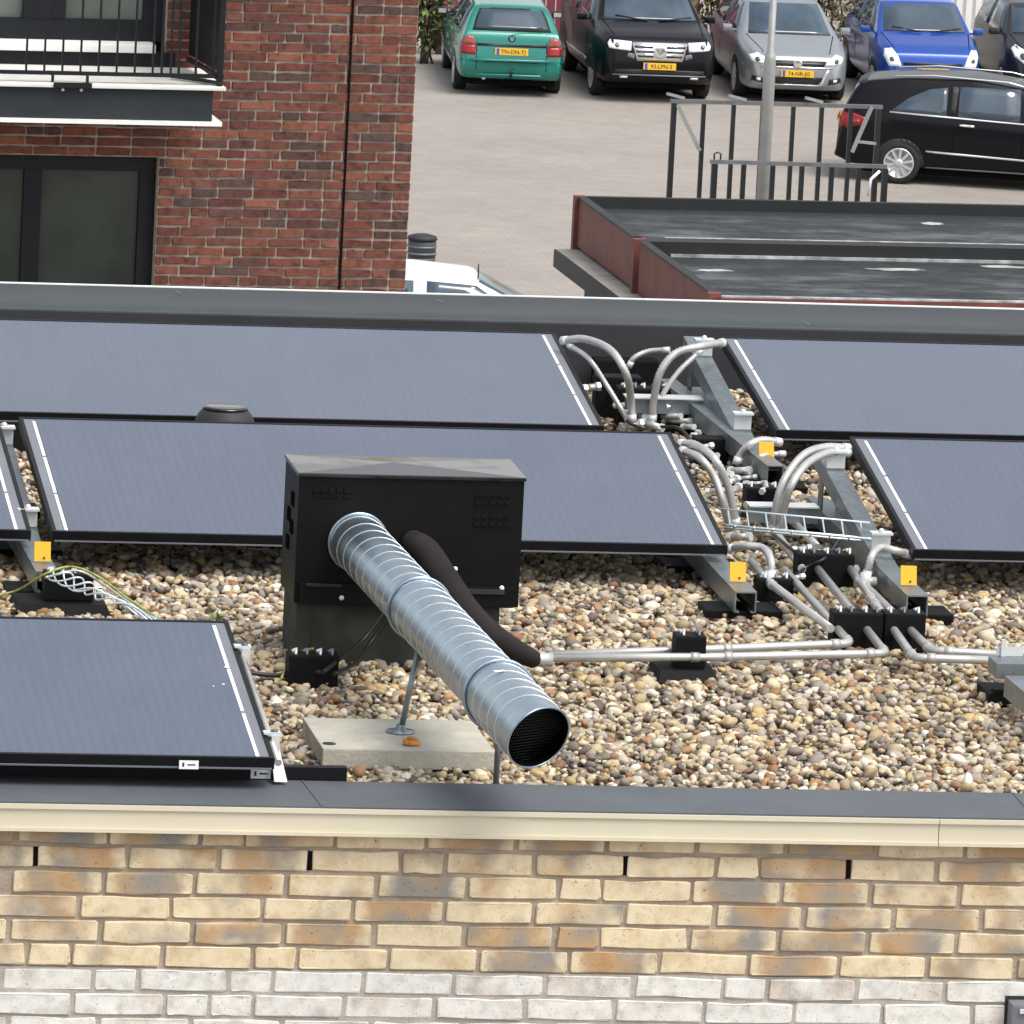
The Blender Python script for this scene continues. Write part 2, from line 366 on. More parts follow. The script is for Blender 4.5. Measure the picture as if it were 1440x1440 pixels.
def bitumen():
    t = NT('weathered_bitumen'); v = t.coord('Object'); n = t.noise(t.coord('Object', (1, 2.2, 1)), 0.8, 7, 0.7); n2 = t.noise(v, 6, 4)
    c = t.mix(0.35, t.ramp(n, [(0.3, (0.006, 0.008, 0.009)), (0.50, (0.014, 0.018, 0.019)), (0.60, (0.028, 0.033, 0.035)), (0.72, (0.065, 0.074, 0.077))]), t.ramp(n2, [(0.3, (0.012, 0.015, 0.017)), (0.7, (0.05, 0.056, 0.06))]))
    t.color(c); rr = t.n('MapRange'); t.l(n, rr.inputs[0]); rr.inputs[1].default_value = 0.42; rr.inputs[2].default_value = 0.60; rr.inputs[3].default_value = 0.75; rr.inputs[4].default_value = 0.36; t.l(rr.outputs[0], t.b.inputs['Roughness'])
    return t.set(Specular_IOR_Level=0.35)
M['bitumen'] = bitumen()
M['bitumen_edge'] = plain('bitumen_edge', (0.009, 0.010, 0.011), 0.6, var=0.3, nscale=2)
M['flashing'] = plain('pale_flashing', (0.33, 0.34, 0.345), 0.6, var=0.55, nscale=5)
M['lead_wash'] = plain('pale_roof_stain', (0.36, 0.37, 0.37), 0.7, var=0.4, nscale=3)
M['lamp_steel'] = plain('lamp_galvanised', (0.36, 0.37, 0.36), 0.45, metal=0.5, var=0.1)
M['lamp_dark'] = plain('dull_gate_galvanised', (0.17, 0.18, 0.185), 0.5, metal=0.4, var=0.2)
M['gate_steel'] = plain('dark_gate_steel', (0.018, 0.021, 0.024), 0.45, metal=0.2, var=0.3, nscale=3)
M['tyre'] = plain('tyre_rubber', (0.012, 0.012, 0.012), 0.8, var=0.2)
M['rim'] = plain('alloy_rim', (0.62, 0.63, 0.65), 0.3, metal=0.6, var=0.05)
M['chrome'] = plain('chrome_trim', (0.82, 0.83, 0.84), 0.16, metal=0.85, var=0.02)
M['black_trim'] = plain('black_plastic', (0.012, 0.012, 0.013), 0.5, var=0.1)
M['car_glass'] = window_glass('car_glass', (0.022, 0.042, 0.064), (0.045, 0.075, 0.105), 0.05, 1.0)
M['tail_red'] = plain('tail_light_red', (0.26, 0.008, 0.010), 0.2, var=0.1)
M['tail_pink'] = plain('tail_light_smoked', (0.26, 0.055, 0.05), 0.2, var=0.1)
M['head_light'] = plain('headlight_clear', (0.78, 0.81, 0.82), 0.12, var=0.1, nscale=12)
M['head_core'] = plain('headlight_bowl', (0.10, 0.11, 0.12), 0.15, metal=0.5)
M['plate_yellow'] = plain('yellow_plate', (0.80, 0.47, 0.03), 0.45, var=0.03)
M['plate_blue'] = plain('plate_blue_band', (0.05, 0.10, 0.40), 0.45)
def paint(name, c, rough=0.18, metal=0.25, coat=0.6, spec=0.5):
    t = NT(name); v = t.coord('Object'); t.color(t.mix(t.noise(v, 2, 3), tuple(x*0.93 for x in c), tuple(min(1, x*1.07) for x in c)))
    return t.set(Roughness=rough, Metallic=metal, Coat_Weight=coat, Coat_Roughness=0.05, Specular_IOR_Level=spec)
M['green_paint'] = paint('green_car_paint', (0.004, 0.175, 0.140), 0.25, 0.2)
M['black_paint'] = paint('black_car_paint', (0.003, 0.003, 0.005), 0.30, 0.0, 0.12, 0.2)
M['silver_paint'] = paint('silver_car_paint', (0.30, 0.32, 0.345), 0.34, 0.5, 0.2)
M['blue_paint'] = paint('blue_car_paint', (0.010, 0.062, 0.34), 0.22, 0.3)
M['grey_paint'] = paint('dark_grey_car_paint', (0.018, 0.020, 0.025), 0.3, 0.1, 0.2, 0.3)
M['white_carpaint'] = paint('white_car_paint', (0.72, 0.74, 0.72), 0.25, 0.0)
M['bin'] = plain('grey_bin_plastic', (0.055, 0.065, 0.075), 0.5, var=0.1)
M['red_board'] = plain('crimson_board', (0.20, 0.040, 0.062), 0.6, var=0.2, nscale=2)
M['bark'] = plain('bark', (0.10, 0.075, 0.055), 0.9, var=0.3, nscale=10)
def leaf(name, a, b):
    t = NT(name); g = t.n('NewGeometry'); t.color(t.ramp(g.outputs['Random Per Island'], [(0.0, a), (1.0, b)])); return t.set(Roughness=0.75)
M['leaf'] = leaf('hedge_leaf', (0.05, 0.075, 0.022), (0.17, 0.19, 0.07))
M['leaf_dry'] = leaf('dry_hedge_leaf', (0.09, 0.065, 0.04), (0.24, 0.20, 0.10))

# ------------------------------------------------------------------ key levels
GZ = -14.5                 # car park level (the roof gravel is z = 0)
WALL_Y = 21.408            # face of the near brick wall
COP_Z = 0.05               # near coping
T = math.radians(8.6)      # tilt of the collectors
PW, PL = 1.855, 0.976      # collector width and length
ZF = 0.13                  # glass level at the front edge

# ------------------------------------------------------------------ ground
def sheet(name, x0, x1, y0, y1, z, mat):
    b = MB(); b.add([(x0, y0, z), (x1, y0, z), (x1, y1, z), (x0, y1, z)], [(0, 1, 2, 3)])
    o = b.build(name, mat); o['kind'] = 'structure'; return o
sheet('ground', -600, 700, -60, 1500, GZ, M['paving'])

# ------------------------------------------------------------------ near building
bld = thing('brick_building', (3.6, WALL_Y, GZ), 'pale brick building in front with cream trim under its flat gravel roof', 'building')
XL, XR = -4.0, 12.0
b = MB(); b.box(XL, XR, WALL_Y+0.007, WALL_Y+0.30, GZ, -0.0185); wall = b.build('wall', M['mortar'], bld)
# cream fascia: two lengths meeting at the joint near the right
xj = aty(1320, 1165, WALL_Y-0.03)[0]
for x0, x1 in ((XL, xj-0.001), (xj+0.001, XR)):
    b = MB(); b.box(x0, x1, WALL_Y-0.034, WALL_Y+0.006, -0.0135, COP_Z-0.004)
    b.box(x0, x1, WALL_Y-0.040, WALL_Y-0.0345, COP_Z-0.012, COP_Z-0.0005)
    b.box(x0, x1, WALL_Y-0.040, WALL_Y-0.0345, -0.017, -0.008)
    b.build('fascia', M['fascia'], bld)
b = MB(); b.box(XL, XR, WALL_Y-0.026, WALL_Y+0.27, COP_Z-0.003, COP_Z+0.002); b.box(XL, XR, WALL_Y+0.0062, WALL_Y+0.27, -0.018, COP_Z-0.0031)
cop = b.build('coping', M['membrane'], bld)
# welded seams of the coping membrane
for px in (432, 1432):
    a = aty(px-6, 1098 if px < 900 else 1114, WALL_Y+0.26); e = atz(px+20, 1132 if px < 900 else 1146, COP_Z+0.003)
    b = MB(); b.bar((a[0], WALL_Y+0.265, COP_Z+0.003), (e[0], WALL_Y-0.02, COP_Z+0.003), 0.005, 0.002); b.build('seam', M['membrane'], cop)
# back parapet: top z=0.2
BP0, BP1, BPZ = atz(0, 431, 0.2)[1], atz(0, 398.5, 0.2)[1], 0.20
def parapet_obj():
    b = MB()
    pts = [(BP0-0.012, 0.0), (BP0, BPZ-0.008), (BP0+0.002, BPZ-0.002), (BP0+0.008, BPZ), (BP1, BPZ), (BP1, 0.0)]
    vs = [(x, p[0], p[1]) for x in (XL, XR) for p in pts]; k = len(pts)
    fs = [(i, i+1, k+i+1, k+i) for i in range(k-1)]
    b.add(vs, fs, True); return b.build('parapet', M['membrane_rear'], bld)
par = parapet_obj()
b = MB(); b.box(XL, XR, BP1+0.001, BP1+0.012, BPZ-0.06, BPZ+0.004, 0.0015); b.build('roof_edge_trim', M['white_paint'], bld)
b = MB(); y_, z_ = BP0-0.0035, BPZ-0.010; b.hexa([(XL, BP0-0.019, 0.0), (XR, BP0-0.019, 0.0), (XR, BP0-0.0155, 0.0), (XL, BP0-0.0155, 0.0), (XL, y_-0.0035, z_), (XR, y_-0.0035, z_), (XR, y_, z_), (XL, y_, z_)]); b.build('upstand_shade', M['membrane_dark'], bld)  # dark strip paints the shade on the parapet's inner face
for px, py in ((247, 409), (615, 421), (1128, 452)):     # small scuffs on the rear coping
    a = atz(px, py, BPZ+0.002); b = MB(); b.bar((a[0], a[1], BPZ+0.001), (a[0]+0.012, a[1]-0.05, BPZ+0.001), 0.004, 0.0015)
    b.build('scuff', M['edge_grey'], par)
b = MB(); b.box(XL, XR, WALL_Y+0.2705, BP0+0.02, -0.5, -0.018); b.build('roof_deck', M['gravel_bed'], bld)
b = MB(); b.box(XL, XR, BP1-0.3, BP1-0.001, GZ, -0.003); b.build('rear_wall', M['mortar'], bld)

# bricks of the near wall, each an object
def brick_mesh(L, H, D, seed, rough=0.0021, corner=0.0035, bevel=0.0020):
    r = random.Random(seed); out = []
    c = corner
    per = [(-L/2+c, -H/2), (-L/6, -H/2), (L/6, -H/2), (L/2-c, -H/2), (L/2, -H/2+c), (L/2, H/2-c), (L/2-c, H/2), (L/6, H/2), (-L/6, H/2), (-L/2+c, H/2), (-L/2, H/2-c), (-L/2, -H/2+c)]
    front, mid = [], []
    for (x, z) in per:
        dx, dz = r.uniform(-rough, rough), r.uniform(-rough, rough)
        if r.random() < 0.06: dx *= 2.6; dz *= 2.6
        mid.append((x+dx, bevel, z+dz)); front.append((x*(1-2.0*bevel/L)+dx*0.8, r.uniform(-0.0012, 0.0012), z*(1-2.0*bevel/H)+dz*0.8))
    n = len(per); back = [(x, D, z) for x, _, z in mid]
    me = bpy.data.meshes.new('brick')
    me.from_pydata(front+mid+back, [], [tuple(range(n))]+[(i, n+i, n+(i+1) % n, (i+1) % n) for i in range(n)]+[(n+i, 2*n+i, 2*n+(i+1) % n, n+(i+1) % n) for i in range(n)])
    bm = bmesh.new(); bm.from_mesh(me); bmesh.ops.recalc_face_normals(bm, faces=bm.faces[:]); bm.to_mesh(me); bm.free()
    return me
BL, BH, BM, CO = 0.2095, 0.0500, 0.2200, 0.0596
stret = {k: [brick_mesh(BL+random.uniform(-0.003, 0.003), BH, 0.08, i) for i in range(9)] for k in ('c', 'p')}
heads = {k: [brick_mesh(0.0965, BH, 0.08, 50+i) for i in range(4)] for k in ('c', 'p')}
for k, mt in (('c', 'cream_brick'), ('p', 'pale_brick')):
    for me in stret[k]+heads[k]: me.materials.append(M[mt])
def put_brick(me, x, z, parent, colr, yj=0.0):
    o = bpy.data.objects.new('brick', me); col.objects.link(o); o.parent = parent
    p = np.array([x, WALL_Y+yj, z])-ORG[parent.name]; o.location = tuple(p); o.color = (*colr, 1)
    o.rotation_euler = (random.uniform(-0.006, 0.006), random.uniform(-0.004, 0.004), random.uniform(-0.006, 0.006))
    return o
# joint positions read along each course: pixel x of a joint at left, then header marks
x0w = aty(-30, 1250, WALL_Y)[0]; x1w = aty(1470, 1250, WALL_Y)[0]
zc0 = aty(0, 1187, WALL_Y)[2]                 # bed joint under the first (cut) course, at the left edge
courses = [   # (pixel x of a perpend in this course at the left, header slots counted in bricks from there, tones)
    (22, [2]), (50, [4, 8.5]), (147, [5]), (115, []), (17, [4.5+2]), (43, [0, 3]), (9, [1, 3, 9]), (112, [1, 2]), (20, [])]
zrow = zc0+0.0045+BH/2
weeps = [(50, 1204), (438, 1209), (875, 1211), (1247, 1217)]
random.seed(11); wjoints = []
for ci, (jx, hd) in enumerate(courses):
    z = zrow-ci*CO+0.0
    kind = 'c' if ci < 6 else 'p'
    xs = aty(jx, 1204, WALL_Y)[0]-BM; k = 0.0; hx = set(hd); x = xs
    idx = 0
    while x < x1w:
        is_h = (idx > 0 and (idx-1) in [int(h) for h in hd])
        if is_h: Lb = 0.1065
        else: Lb = BM
        burn = random.choice([0.0, 0.05, 0.3, 0.5, 0.65, 0.8, 0.95, 1.1]) if kind == 'c' else random.choice([0.0, 0.1, 0.2, 0.4, 0.7])
        if x+Lb > x0w:
            me = random.choice(heads[kind] if is_h else stret[kind])
            put_brick(me, x+Lb/2, z, wall, (burn, random.random(), random.random()), random.uniform(-0.0025, 0.003))
        x += Lb; idx += 1
        if ci == 1: wjoints.append(x)
# lighter mortar face behind the pale courses, 2 mm proud of the other
zp = zrow-5.5*CO
b = MB(); b.box(XL, XR, WALL_Y+0.004, WALL_Y+0.0069, zp-2.0, zp); b.build('pale_mortar', M['pale_mortar'], wall)
for px, py in weeps:
    a = aty(px, py, WALL_Y); zz = zrow-CO; a[0] = min(wjoints, key=lambda q: abs(q-a[0]))
    b = MB(); b.box(a[0]-0.0055, a[0]+0.0055, WALL_Y+0.001, WALL_Y+0.0068, zz-0.022, zz+0.024); b.build('weep_hole', M['void'], wall)
# dark lamp housing at the bottom right corner
a = aty(1419, 1406, WALL_Y-0.02)
lamp = thing('wall_lamp', (a[0]+0.06, WALL_Y-0.02, a[2]-0.2), 'grey metal wall lamp housing on the pale bricks at bottom right corner', 'lamp')
b = MB(); b.box(a[0], a[0]+0.12, WALL_Y-0.06, WALL_Y-0.004, a[2]-0.25, a[2]-0.002, 0.006); b.build('housing', M['edge_grey'], lamp)
b = MB(); b.box(a[0]-0.006, a[0]+0.13, WALL_Y-0.0035, WALL_Y-0.001, a[2]-0.26, a[2]+0.006); b.build('back_plate', M['ink'], lamp)
b = MB(); b.box(a[0]+0.018, a[0]+0.10, WALL_Y-0.067, WALL_Y-0.061, a[2]-0.024, a[2]-0.012, 0.002); b.build('visor', M['clamp'], lamp)

# ------------------------------------------------------------------ gravel on the roof (uncountable: one object)
def make_gravel():
    bm = bmesh.new(); bmesh.ops.create_cube(bm, size=2.0); bmesh.ops.subdivide_edges(bm, edges=bm.edges[:], cuts=1, use_grid_fill=True)
    base = np.array([v.co for v in bm.verts]); bm.verts.index_update()
    quads = np.array([[v.index for v in f.verts] for f in bm.faces]); bm.free()
    base /= np.linalg.norm(base, axis=1)[:, None]
    y0, y1, x0, x1 = WALL_Y+0.285, BP0-0.03, 1.9, 6.1
    pts = []
    s = 0.0255
    ny = int((y1-y0)/s); nx = int((x1-x0)/s)
    gy, gx = np.mgrid[0:ny, 0:nx]
    X = x0+(gx+0.5*(gy % 2))*s+rng.uniform(-0.45, 0.45, gx.shape)*s; Y = y0+gy*s+rng.uniform(-0.45, 0.45, gx.shape)*s
    P1 = np.stack([X.ravel(), Y.ravel(), rng.uniform(-0.012, 0.004, X.size)], 1)
    n2 = int(0.42*len(P1)); P2 = np.stack([rng.uniform(x0, x1, n2), rng.uniform(y0, y1, n2), rng.uniform(0.004, 0.014, n2)], 1)
    P = np.concatenate([P1, P2])
    # keep what can be seen from the photograph's side of the roof (with a wide margin)
    P = P[(P[:, 0] > 2.0+(P[:, 1]-21.7)*0.06) & (P[:, 0] < 5.25+(P[:, 1]-21.7)*0.16)]
    keep = np.ones(len(P), bool)
    back = P[:, 1] > 26.5                       # behind the front edge of the last row only the gap shows
    keep &= ~(back & ((P[:, 0] < 4.35) | (P[:, 0] > 5.6)))
    P = P[keep]; N = len(P)
    size = 0.0150*np.exp(rng.normal(0, 0.34, N)); size[-n2:] = size[-n2:]*0.72 if N > n2 else size[-n2:]; size = np.clip(size, 0.005, 0.028)
    ax = np.stack([size, size*rng.uniform(0.52, 0.9, N), size*rng.uniform(0.38, 0.7, N)], 1)
    lump = 1+rng.normal(0, 0.075, (16, len(base)))
    sel = rng.integers(0, 16, N)
    V = base[None]*lump[sel][:, :, None]*ax[:, None, :]
    yaw = rng.uniform(0, 2*np.pi, N); tl = rng.normal(0, 0.45, N); rl = rng.normal(0, 0.40, N)
    c, s_ = np.cos(tl)[:, None], np.sin(tl)[:, None]
    x, y, z = V[..., 0], V[..., 1], V[..., 2]
    y, z = y*c-z*s_, y*s_+z*c
    c, s_ = np.cos(rl)[:, None], np.sin(rl)[:, None]; x, z = x*c-z*s_, x*s_+z*c
    c, s_ = np.cos(yaw)[:, None], np.sin(yaw)[:, None]; x, y = x*c-y*s_, x*s_+y*c
    V = np.stack([x, y, z], 2)+P[:, None, :]
    nb = len(base); F = (quads[None]+(np.arange(N)*nb)[:, None, None]).reshape(-1, 4)
    me = bpy.data.meshes.new('gravel'); me.vertices.add(N*nb); me.vertices.foreach_set('co', V.reshape(-1))
    me.loops.add(F.size); me.loops.foreach_set('vertex_index', F.reshape(-1)); me.polygons.add(len(F))
    me.polygons.foreach_set('loop_start', np.arange(0, F.size, 4)); me.polygons.foreach_set('loop_total', np.full(len(F), 4))
    me.polygons.foreach_set('use_smooth', np.ones(len(F), bool)); me.update()
    pal = np.array([(0.52, 0.43, 0.29), (0.62, 0.54, 0.41), (0.40, 0.31, 0.19), (0.33, 0.295, 0.25), (0.21, 0.18, 0.15), (0.34, 0.195, 0.10), (0.45, 0.40, 0.33), (0.70, 0.65, 0.56), (0.24, 0.135, 0.085), (0.50, 0.37, 0.18), (0.13, 0.11, 0.095)])
    pr = np.array([0.17, 0.13, 0.15, 0.14, 0.10, 0.06, 0.08, 0.05, 0.05, 0.05, 0.05]); pr /= pr.sum()
    C = pal[rng.choice(len(pal), N, p=pr)]*rng.uniform(0.78, 1.15, N)[:, None]
    C4 = np.concatenate([np.repeat(C, nb, 0), np.ones((N*nb, 1))], 1).astype(np.float32)
    at = me.color_attributes.new('Col', 'FLOAT_COLOR', 'POINT'); at.data.foreach_set('color', C4.reshape(-1))
    o = link_mesh('gravel', me, None, M['stone']); o['kind'] = 'stuff'
    tag(o, 'layer of round cream, tan and grey pebbles covering the flat roof', 'gravel')
make_gravel()

# ------------------------------------------------------------------ collectors
EY = np.array([0, math.cos(T), math.sin(T)]); EN = np.array([0, -math.sin(T), math.cos(T)]); EX = np.array([1.0, 0, 0])
def collector(x0, yf, label, dz=0.0, wid=PW, tilt=T):
    EY = np.array([0, math.cos(tilt), math.sin(tilt)]); EN = np.array([0, -math.sin(tilt), math.cos(tilt)])
    o = np.array([x0, yf, ZF+dz])
    t = thing('solar_collector', (x0+wid/2, yf+PL/2, 0.0), label, 'solar panel', 'dark glass collectors on the flat roof')
    def P(u, v, h): return o+EX*u+EY*v+EN*h
    def slab(b, u0, u1, v0, v1, h0, h1):
        b.hexa([P(u0, v0, h0), P(u1, v0, h0), P(u1, v1, h0), P(u0, v1, h0), P(u0, v0, h1), P(u1, v0, h1), P(u1, v1, h1), P(u0, v1, h1)])
    fr = 0.011
    b = MB(); slab(b, 0, fr, 0, PL, -0.027, 0.0015); slab(b, wid-fr, wid, 0, PL, -0.027, 0.0015)
    slab(b, fr+0.0002, wid-fr-0.0002, 0, 0.010, -0.027, 0.0015); slab(b, fr+0.0002, wid-fr-0.0002, PL-0.010, PL, -0.027, 0.0015)
    slab(b, fr, wid-fr, 0.0102, 0.03, -0.027, -0.0255)
    f = b.build('frame', M['frame_black'], t)
    b = MB(); slab(b, 0.006, wid-0.006, -0.0045, -0.0005, -0.027, -0.0235); b.build('lip_highlight', M['edge_grey'], f)  # paler bar paints the highlight along the frame's lower front edge
    b = MB(); slab(b, fr+0.034, wid-fr-0.034, 0.0105, PL-0.0105, -0.004, 0.0); g = b.build('glass', M['panel_glass'], t)
    b = MB(); slab(b, fr, wid-fr, 0.0105, PL-0.0105, -0.024, -0.006); b.build('backing', M['frame_black'], t)
    for s in (0, 1):
        u0 = fr+0.0005 if s == 0 else wid-fr-0.0335
        b = MB(); slab(b, u0, u0+0.033, 0.0105, PL-0.0105, -0.005, -0.0008); e = b.build('edge_strip', M['edge_grey'], t)
        ub = fr+0.024 if s == 0 else wid-fr-0.033
        n = 3; seg = (PL-0.03)/n
        for k in range(n):
            b = MB(); slab(b, ub, ub+0.0085, 0.014+k*seg, 0.014+k*seg+seg-0.017, -0.0007, 0.0006); b.build('busbar', M['busbar'], e)
    return t, P
yf2 = (atz(73, 745, ZF)[1]+atz(1027, 771, ZF)[1])/2
yf1 = atz(850, 600, ZF)[1]
x2 = atz(75, 746, ZF)[0]; x1r = atz(850, 600, ZF)[0]; x1b = atz(1097, 611, ZF)[0]; x2b = atz(1283, 773, ZF)[0]
y3 = atz(385, 1067, ZF)[1]; x3r = atz(387, 1068, ZF)[0]
x2l = atz(40, 740, ZF)[0]
C1, P1 = collector(x1r-PW, yf1, 'rear left dark glass collector with the dome vent before it', tilt=math.radians(7.0))
C2, P2 = collector(x1b, yf1, 'rear right dark glass collector in front of the dark parapet', tilt=math.radians(7.0))
C3, P3 = collector(x2-0.004, yf2, 'dark glass collector directly behind the black fan box and duct', wid=atz(1027, 772, ZF)[0]-x2+0.004)
C4, P4 = collector(x2b, yf2, 'dark glass collector at right edge behind the white pipe bends')
C5, P5 = collector(x2l-PW, yf2, 'dark glass collector of which only a corner shows at left edge')
C6, P6 = collector(x3r-PW, y3, 'bluish dark glass collector nearest the camera at lower left')
# bird droppings on the nearest glass, stickers on its frame
for px, py, r in ((319, 938, 0.008), (314, 962, 0.0045), (300, 965, 0.0025)):
    a = atz(px, py, ZF+0.07); u = a[0]-(x3r-PW)
    v = 0.0
    for it in range(40):
        q = P6(u, v, 0.001); qx, qy = proj(q); v += (qy-py)/(588*0.36)*0.5; u += (px-qx)/588*0.7
    b = MB(); q = P6(u, v, 0.0); b.lathe(q+np.array([0, 0, 0]), [(r, 0.0), (r*0.8, 0.0018), (r*0.3, 0.0026)], 9); o = b.build('bird_dropping', M['dropping'], C6)
def sticker(P, u, v0, w_, h_, parent, hoff=-0.006):
    p = P(u, v0, 0); y = p[1]
    b = MB(); b.box(p[0], p[0]+w_, y-0.0012, y-0.0002, p[2]-h_+hoff, p[2]+hoff); s_ = b.build('sticker', M['sticker'], parent)
    b = MB(); b.box(p[0]+w_*0.16, p[0]+w_*0.26, y-0.0016, y-0.0013, p[2]-h_*0.75+hoff, p[2]-h_*0.25+hoff)
    b.box(p[0]+w_*0.42, p[0]+w_*0.84, y-0.0016, y-0.0013, p[2]-h_*0.58+hoff, p[2]-h_*0.42+hoff); b.build('print', M['ink'], s_)
sticker(P6, atz(255, 1070, ZF)[0]-(x3r-PW), -0.005, 0.047, 0.021, C6)

# ------------------------------------------------------------------ mounting frames
def clamp(b, p, s=1.0):
    p = np.array(p)
    b.box(p[0]-0.030*s, p[0]+0.030*s, p[1]-0.02*s, p[1]+0.02*s, p[2], p[2]+0.006)
    b.box(p[0]-0.026*s, p[0]+0.026*s, p[1]-0.004, p[1]+0.004, p[2]-0.045, p[2]-0.0002)
    b.lathe((p[0], p[1], p[2]+0.0061), [(0.008, 0), (0.008, 0.006), (0.004, 0.010)], 8)
def yellow_tag(parent, x, y, z, w_=0.044, h_=0.05):
    b = MB(); b.hexa([(x-w_/2, y-0.004, z-h_), (x+w_/2, y-0.004, z-h_), (x+w_/2, y, z-h_), (x-w_/2, y, z-h_), (x-w_/2, y+0.010, z), (x+w_/2, y+0.010, z), (x+w_/2, y+0.016, z), (x-w_/2, y+0.016, z)])
    o = b.build('yellow_tag', M['yellow'], parent)
    b = MB(); b.lathe((x+0.004, y-0.0055, z-h_*0.8), [(0.003, 0), (0.003, 0.002)], 8, axis='y'); b.build('hole', M['ink'], o)
def rail_frame(xc, yf, yb, label, side=1, tagd=True, sloped=True, group='galvanised collector frames'):
    """base rail along the roof, sloping rail under the collector edge, clamps, rubber pads"""
    y0 = yf-0.44
    t = thing('mounting_frame', (xc, (yf+yb)/2, 0.0), label, 'mounting frame', group)
    b = MB(); b.channel((xc, y0, 0.055), (xc, yb, 0.055), 0.060, 0.058, 0.004); b.build('base_rail', M['galv'], t)
    for yy in (y0+0.10, (y0+yb)/2, yb-0.1):
        b = MB(); b.box(xc-0.10, xc+0.11, yy-0.07, yy+0.07, 0.004, 0.0255, 0.004); b.build('rubber_pad', M['rubber'], t)
    if sloped:
        a = np.array([xc, yf-0.03, ZF-0.072]); e = a+EY*(PL+0.06)
        b = MB(); b.channel(a, e, 0.055, 0.05, 0.004, EN); b.build('sloping_rail', M['galv'], t)
        for v in (0.14, 0.86):
            q = a+EY*(PL*v)+EN*0.075
            b = MB(); clamp(b, q); b.build('clamp', M['clamp'], t)
        yl = yf+PL*math.cos(T)*0.88
        b = MB(); b.box(xc-0.028, xc-0.024, yl-0.03, yl+0.03, 0.084, ZF-0.085+0.88*PL*math.sin(T)); b.box(xc+0.024, xc+0.028, yl-0.03, yl+0.03, 0.084, ZF-0.085+0.88*PL*math.sin(T)); b.build('bracket', M['galv'], t)
    if tagd: yellow_tag(t, xc, y0+0.13, 0.138)
    return t
zr = 0.055
xa = atz(1046, 850, zr)[0]; xb_ = atz(1290, 850, zr)[0]; xc_ = atz(62, 800, 0.06)[0]
yb2 = yf2+PL*math.cos(T)+0.08; yb1 = yf1+PL*math.cos(T)+0.06
rail_frame(xa+0.01, yf2+0.02, yb2, 'galvanised frame with yellow tag under right end of middle collector', sloped=False)
rail_frame(xb_-0.005, yf2+0.02, yb2, 'galvanised frame with yellow tag left of the right hand collector')
rail_frame(x2-0.052, yf2+0.10, yb2, 'galvanised frame between the two collectors at left edge')
rail_frame(x1b-0.075, yf1+0.05, yb1, 'rear galvanised frame left of the rear right collector')
rail_frame(x1r-0.03, yf1+0.05, yb1, 'rear galvanised frame mostly under the rear left collector', tagd=False, sloped=False)
# cross braces between the rear frames
t = thing('cross_rail', (x1b-0.2, yf1+0.5, 0), 'galvanised cross rail beside the rear right frame', 'rail')
b = MB(); b.bar((x1b-0.34, yf1+0.64, 0.09), (x1b-0.11, yf1+0.64, 0.09), 0.05, 0.045); b.build('flange', M['galv'], t)
b = MB(); b.bar((x1b-0.345, yf1+0.64, 0.115), (x1b-0.11, yf1+0.64, 0.115), 0.07, 0.004); b.build('web', M['clamp'], t)
t = thing('cross_rail', (xb_-0.2, yf2+0.6, 0), 'galvanised cross rail beside the frame of the right hand collector', 'rail')
b = MB(); b.bar((xb_-0.26, yf2+0.74, 0.09), (xb_-0.065, yf2+0.74, 0.09), 0.05, 0.045); b.build('flange', M['galv'], t)
b = MB(); b.bar((xb_-0.265, yf2+0.74, 0.115), (xb_-0.065, yf2+0.74, 0.115), 0.07, 0.004); b.build('web', M['clamp'], t)
# long diagonal-looking roof rail from the rear row to the front one
a = atz(938, 545, 0.075); e = atz(1090, 668, 0.075)
t = thing('roof_rail', ((a[0]+e[0])/2, (a[1]+e[1])/2, 0), 'long grey galvanised rail lying between the collector rows', 'rail')
b = MB(); b.channel(a, e, 0.05, 0.055, 0.004); b.build('channel', M['galv'], t)
for k in (0.25, 0.85):
    q = a*(1-k)+e*k; b = MB(); b.box(q[0]-0.09, q[0]+0.09, q[1]-0.07, q[1]+0.07, 0.006, 0.046, 0.004); b.build('rubber_pad', M['rubber'], t)
# front frame of lower left collector: black base rail and white clamps
t = thing('mounting_frame', (x3r, y3+0.3, 0), 'black base rail with white clamps at right edge of nearest collector', 'mounting frame', 'galvanised collector frames')
a = atz(487, 1092, 0.06)
b = MB(); b.box(1.9, a[0], WALL_Y+0.279, WALL_Y+0.31, 0.03, 0.083); b.build('base_rail', M['frame_black'], t)
sx = atz(353, 1092, 0.06)[0]
b = MB(); b.box(sx, sx+0.049, WALL_Y+0.277, WALL_Y+0.2785, 0.0535, 0.077); st_ = b.build('sticker', M['sticker'], t)
b = MB(); b.box(sx+0.009, sx+0.014, WALL_Y+0.2762, WALL_Y+0.2768, 0.060, 0.071); b.box(sx+0.021, sx+0.041, WALL_Y+0.2762, WALL_Y+0.2768, 0.064, 0.068); b.build('print', M['ink'], st_)
b = MB(); b.tube([P6(PW+0.012, 0.02, -0.018), P6(PW+0.012, PL*0.86, -0.018)], 0.009, 10); b.build('side_tube', M['pipe'], t)
for v in (0.17, 0.80):
    q = P6(PW+0.022, PL*v, 0.008); b = MB()
    b.box(q[0]-0.030, q[0]+0.012, q[1]-0.016, q[1]+0.016, q[2]-0.005, q[2]+0.0); b.box(q[0]-0.012, q[0]+0.008, q[1]-0.020, q[1]-0.0165, q[2]-0.045, q[2]-0.0052)
    b.build('clamp', M['clamp'], t)
    b = MB(); b.lathe((q[0]-0.004, q[1], q[2]+0.0002), [(0.009, 0), (0.009, 0.003), (0.004, 0.005)], 8); b.build('bolt', M['head_core'], t)
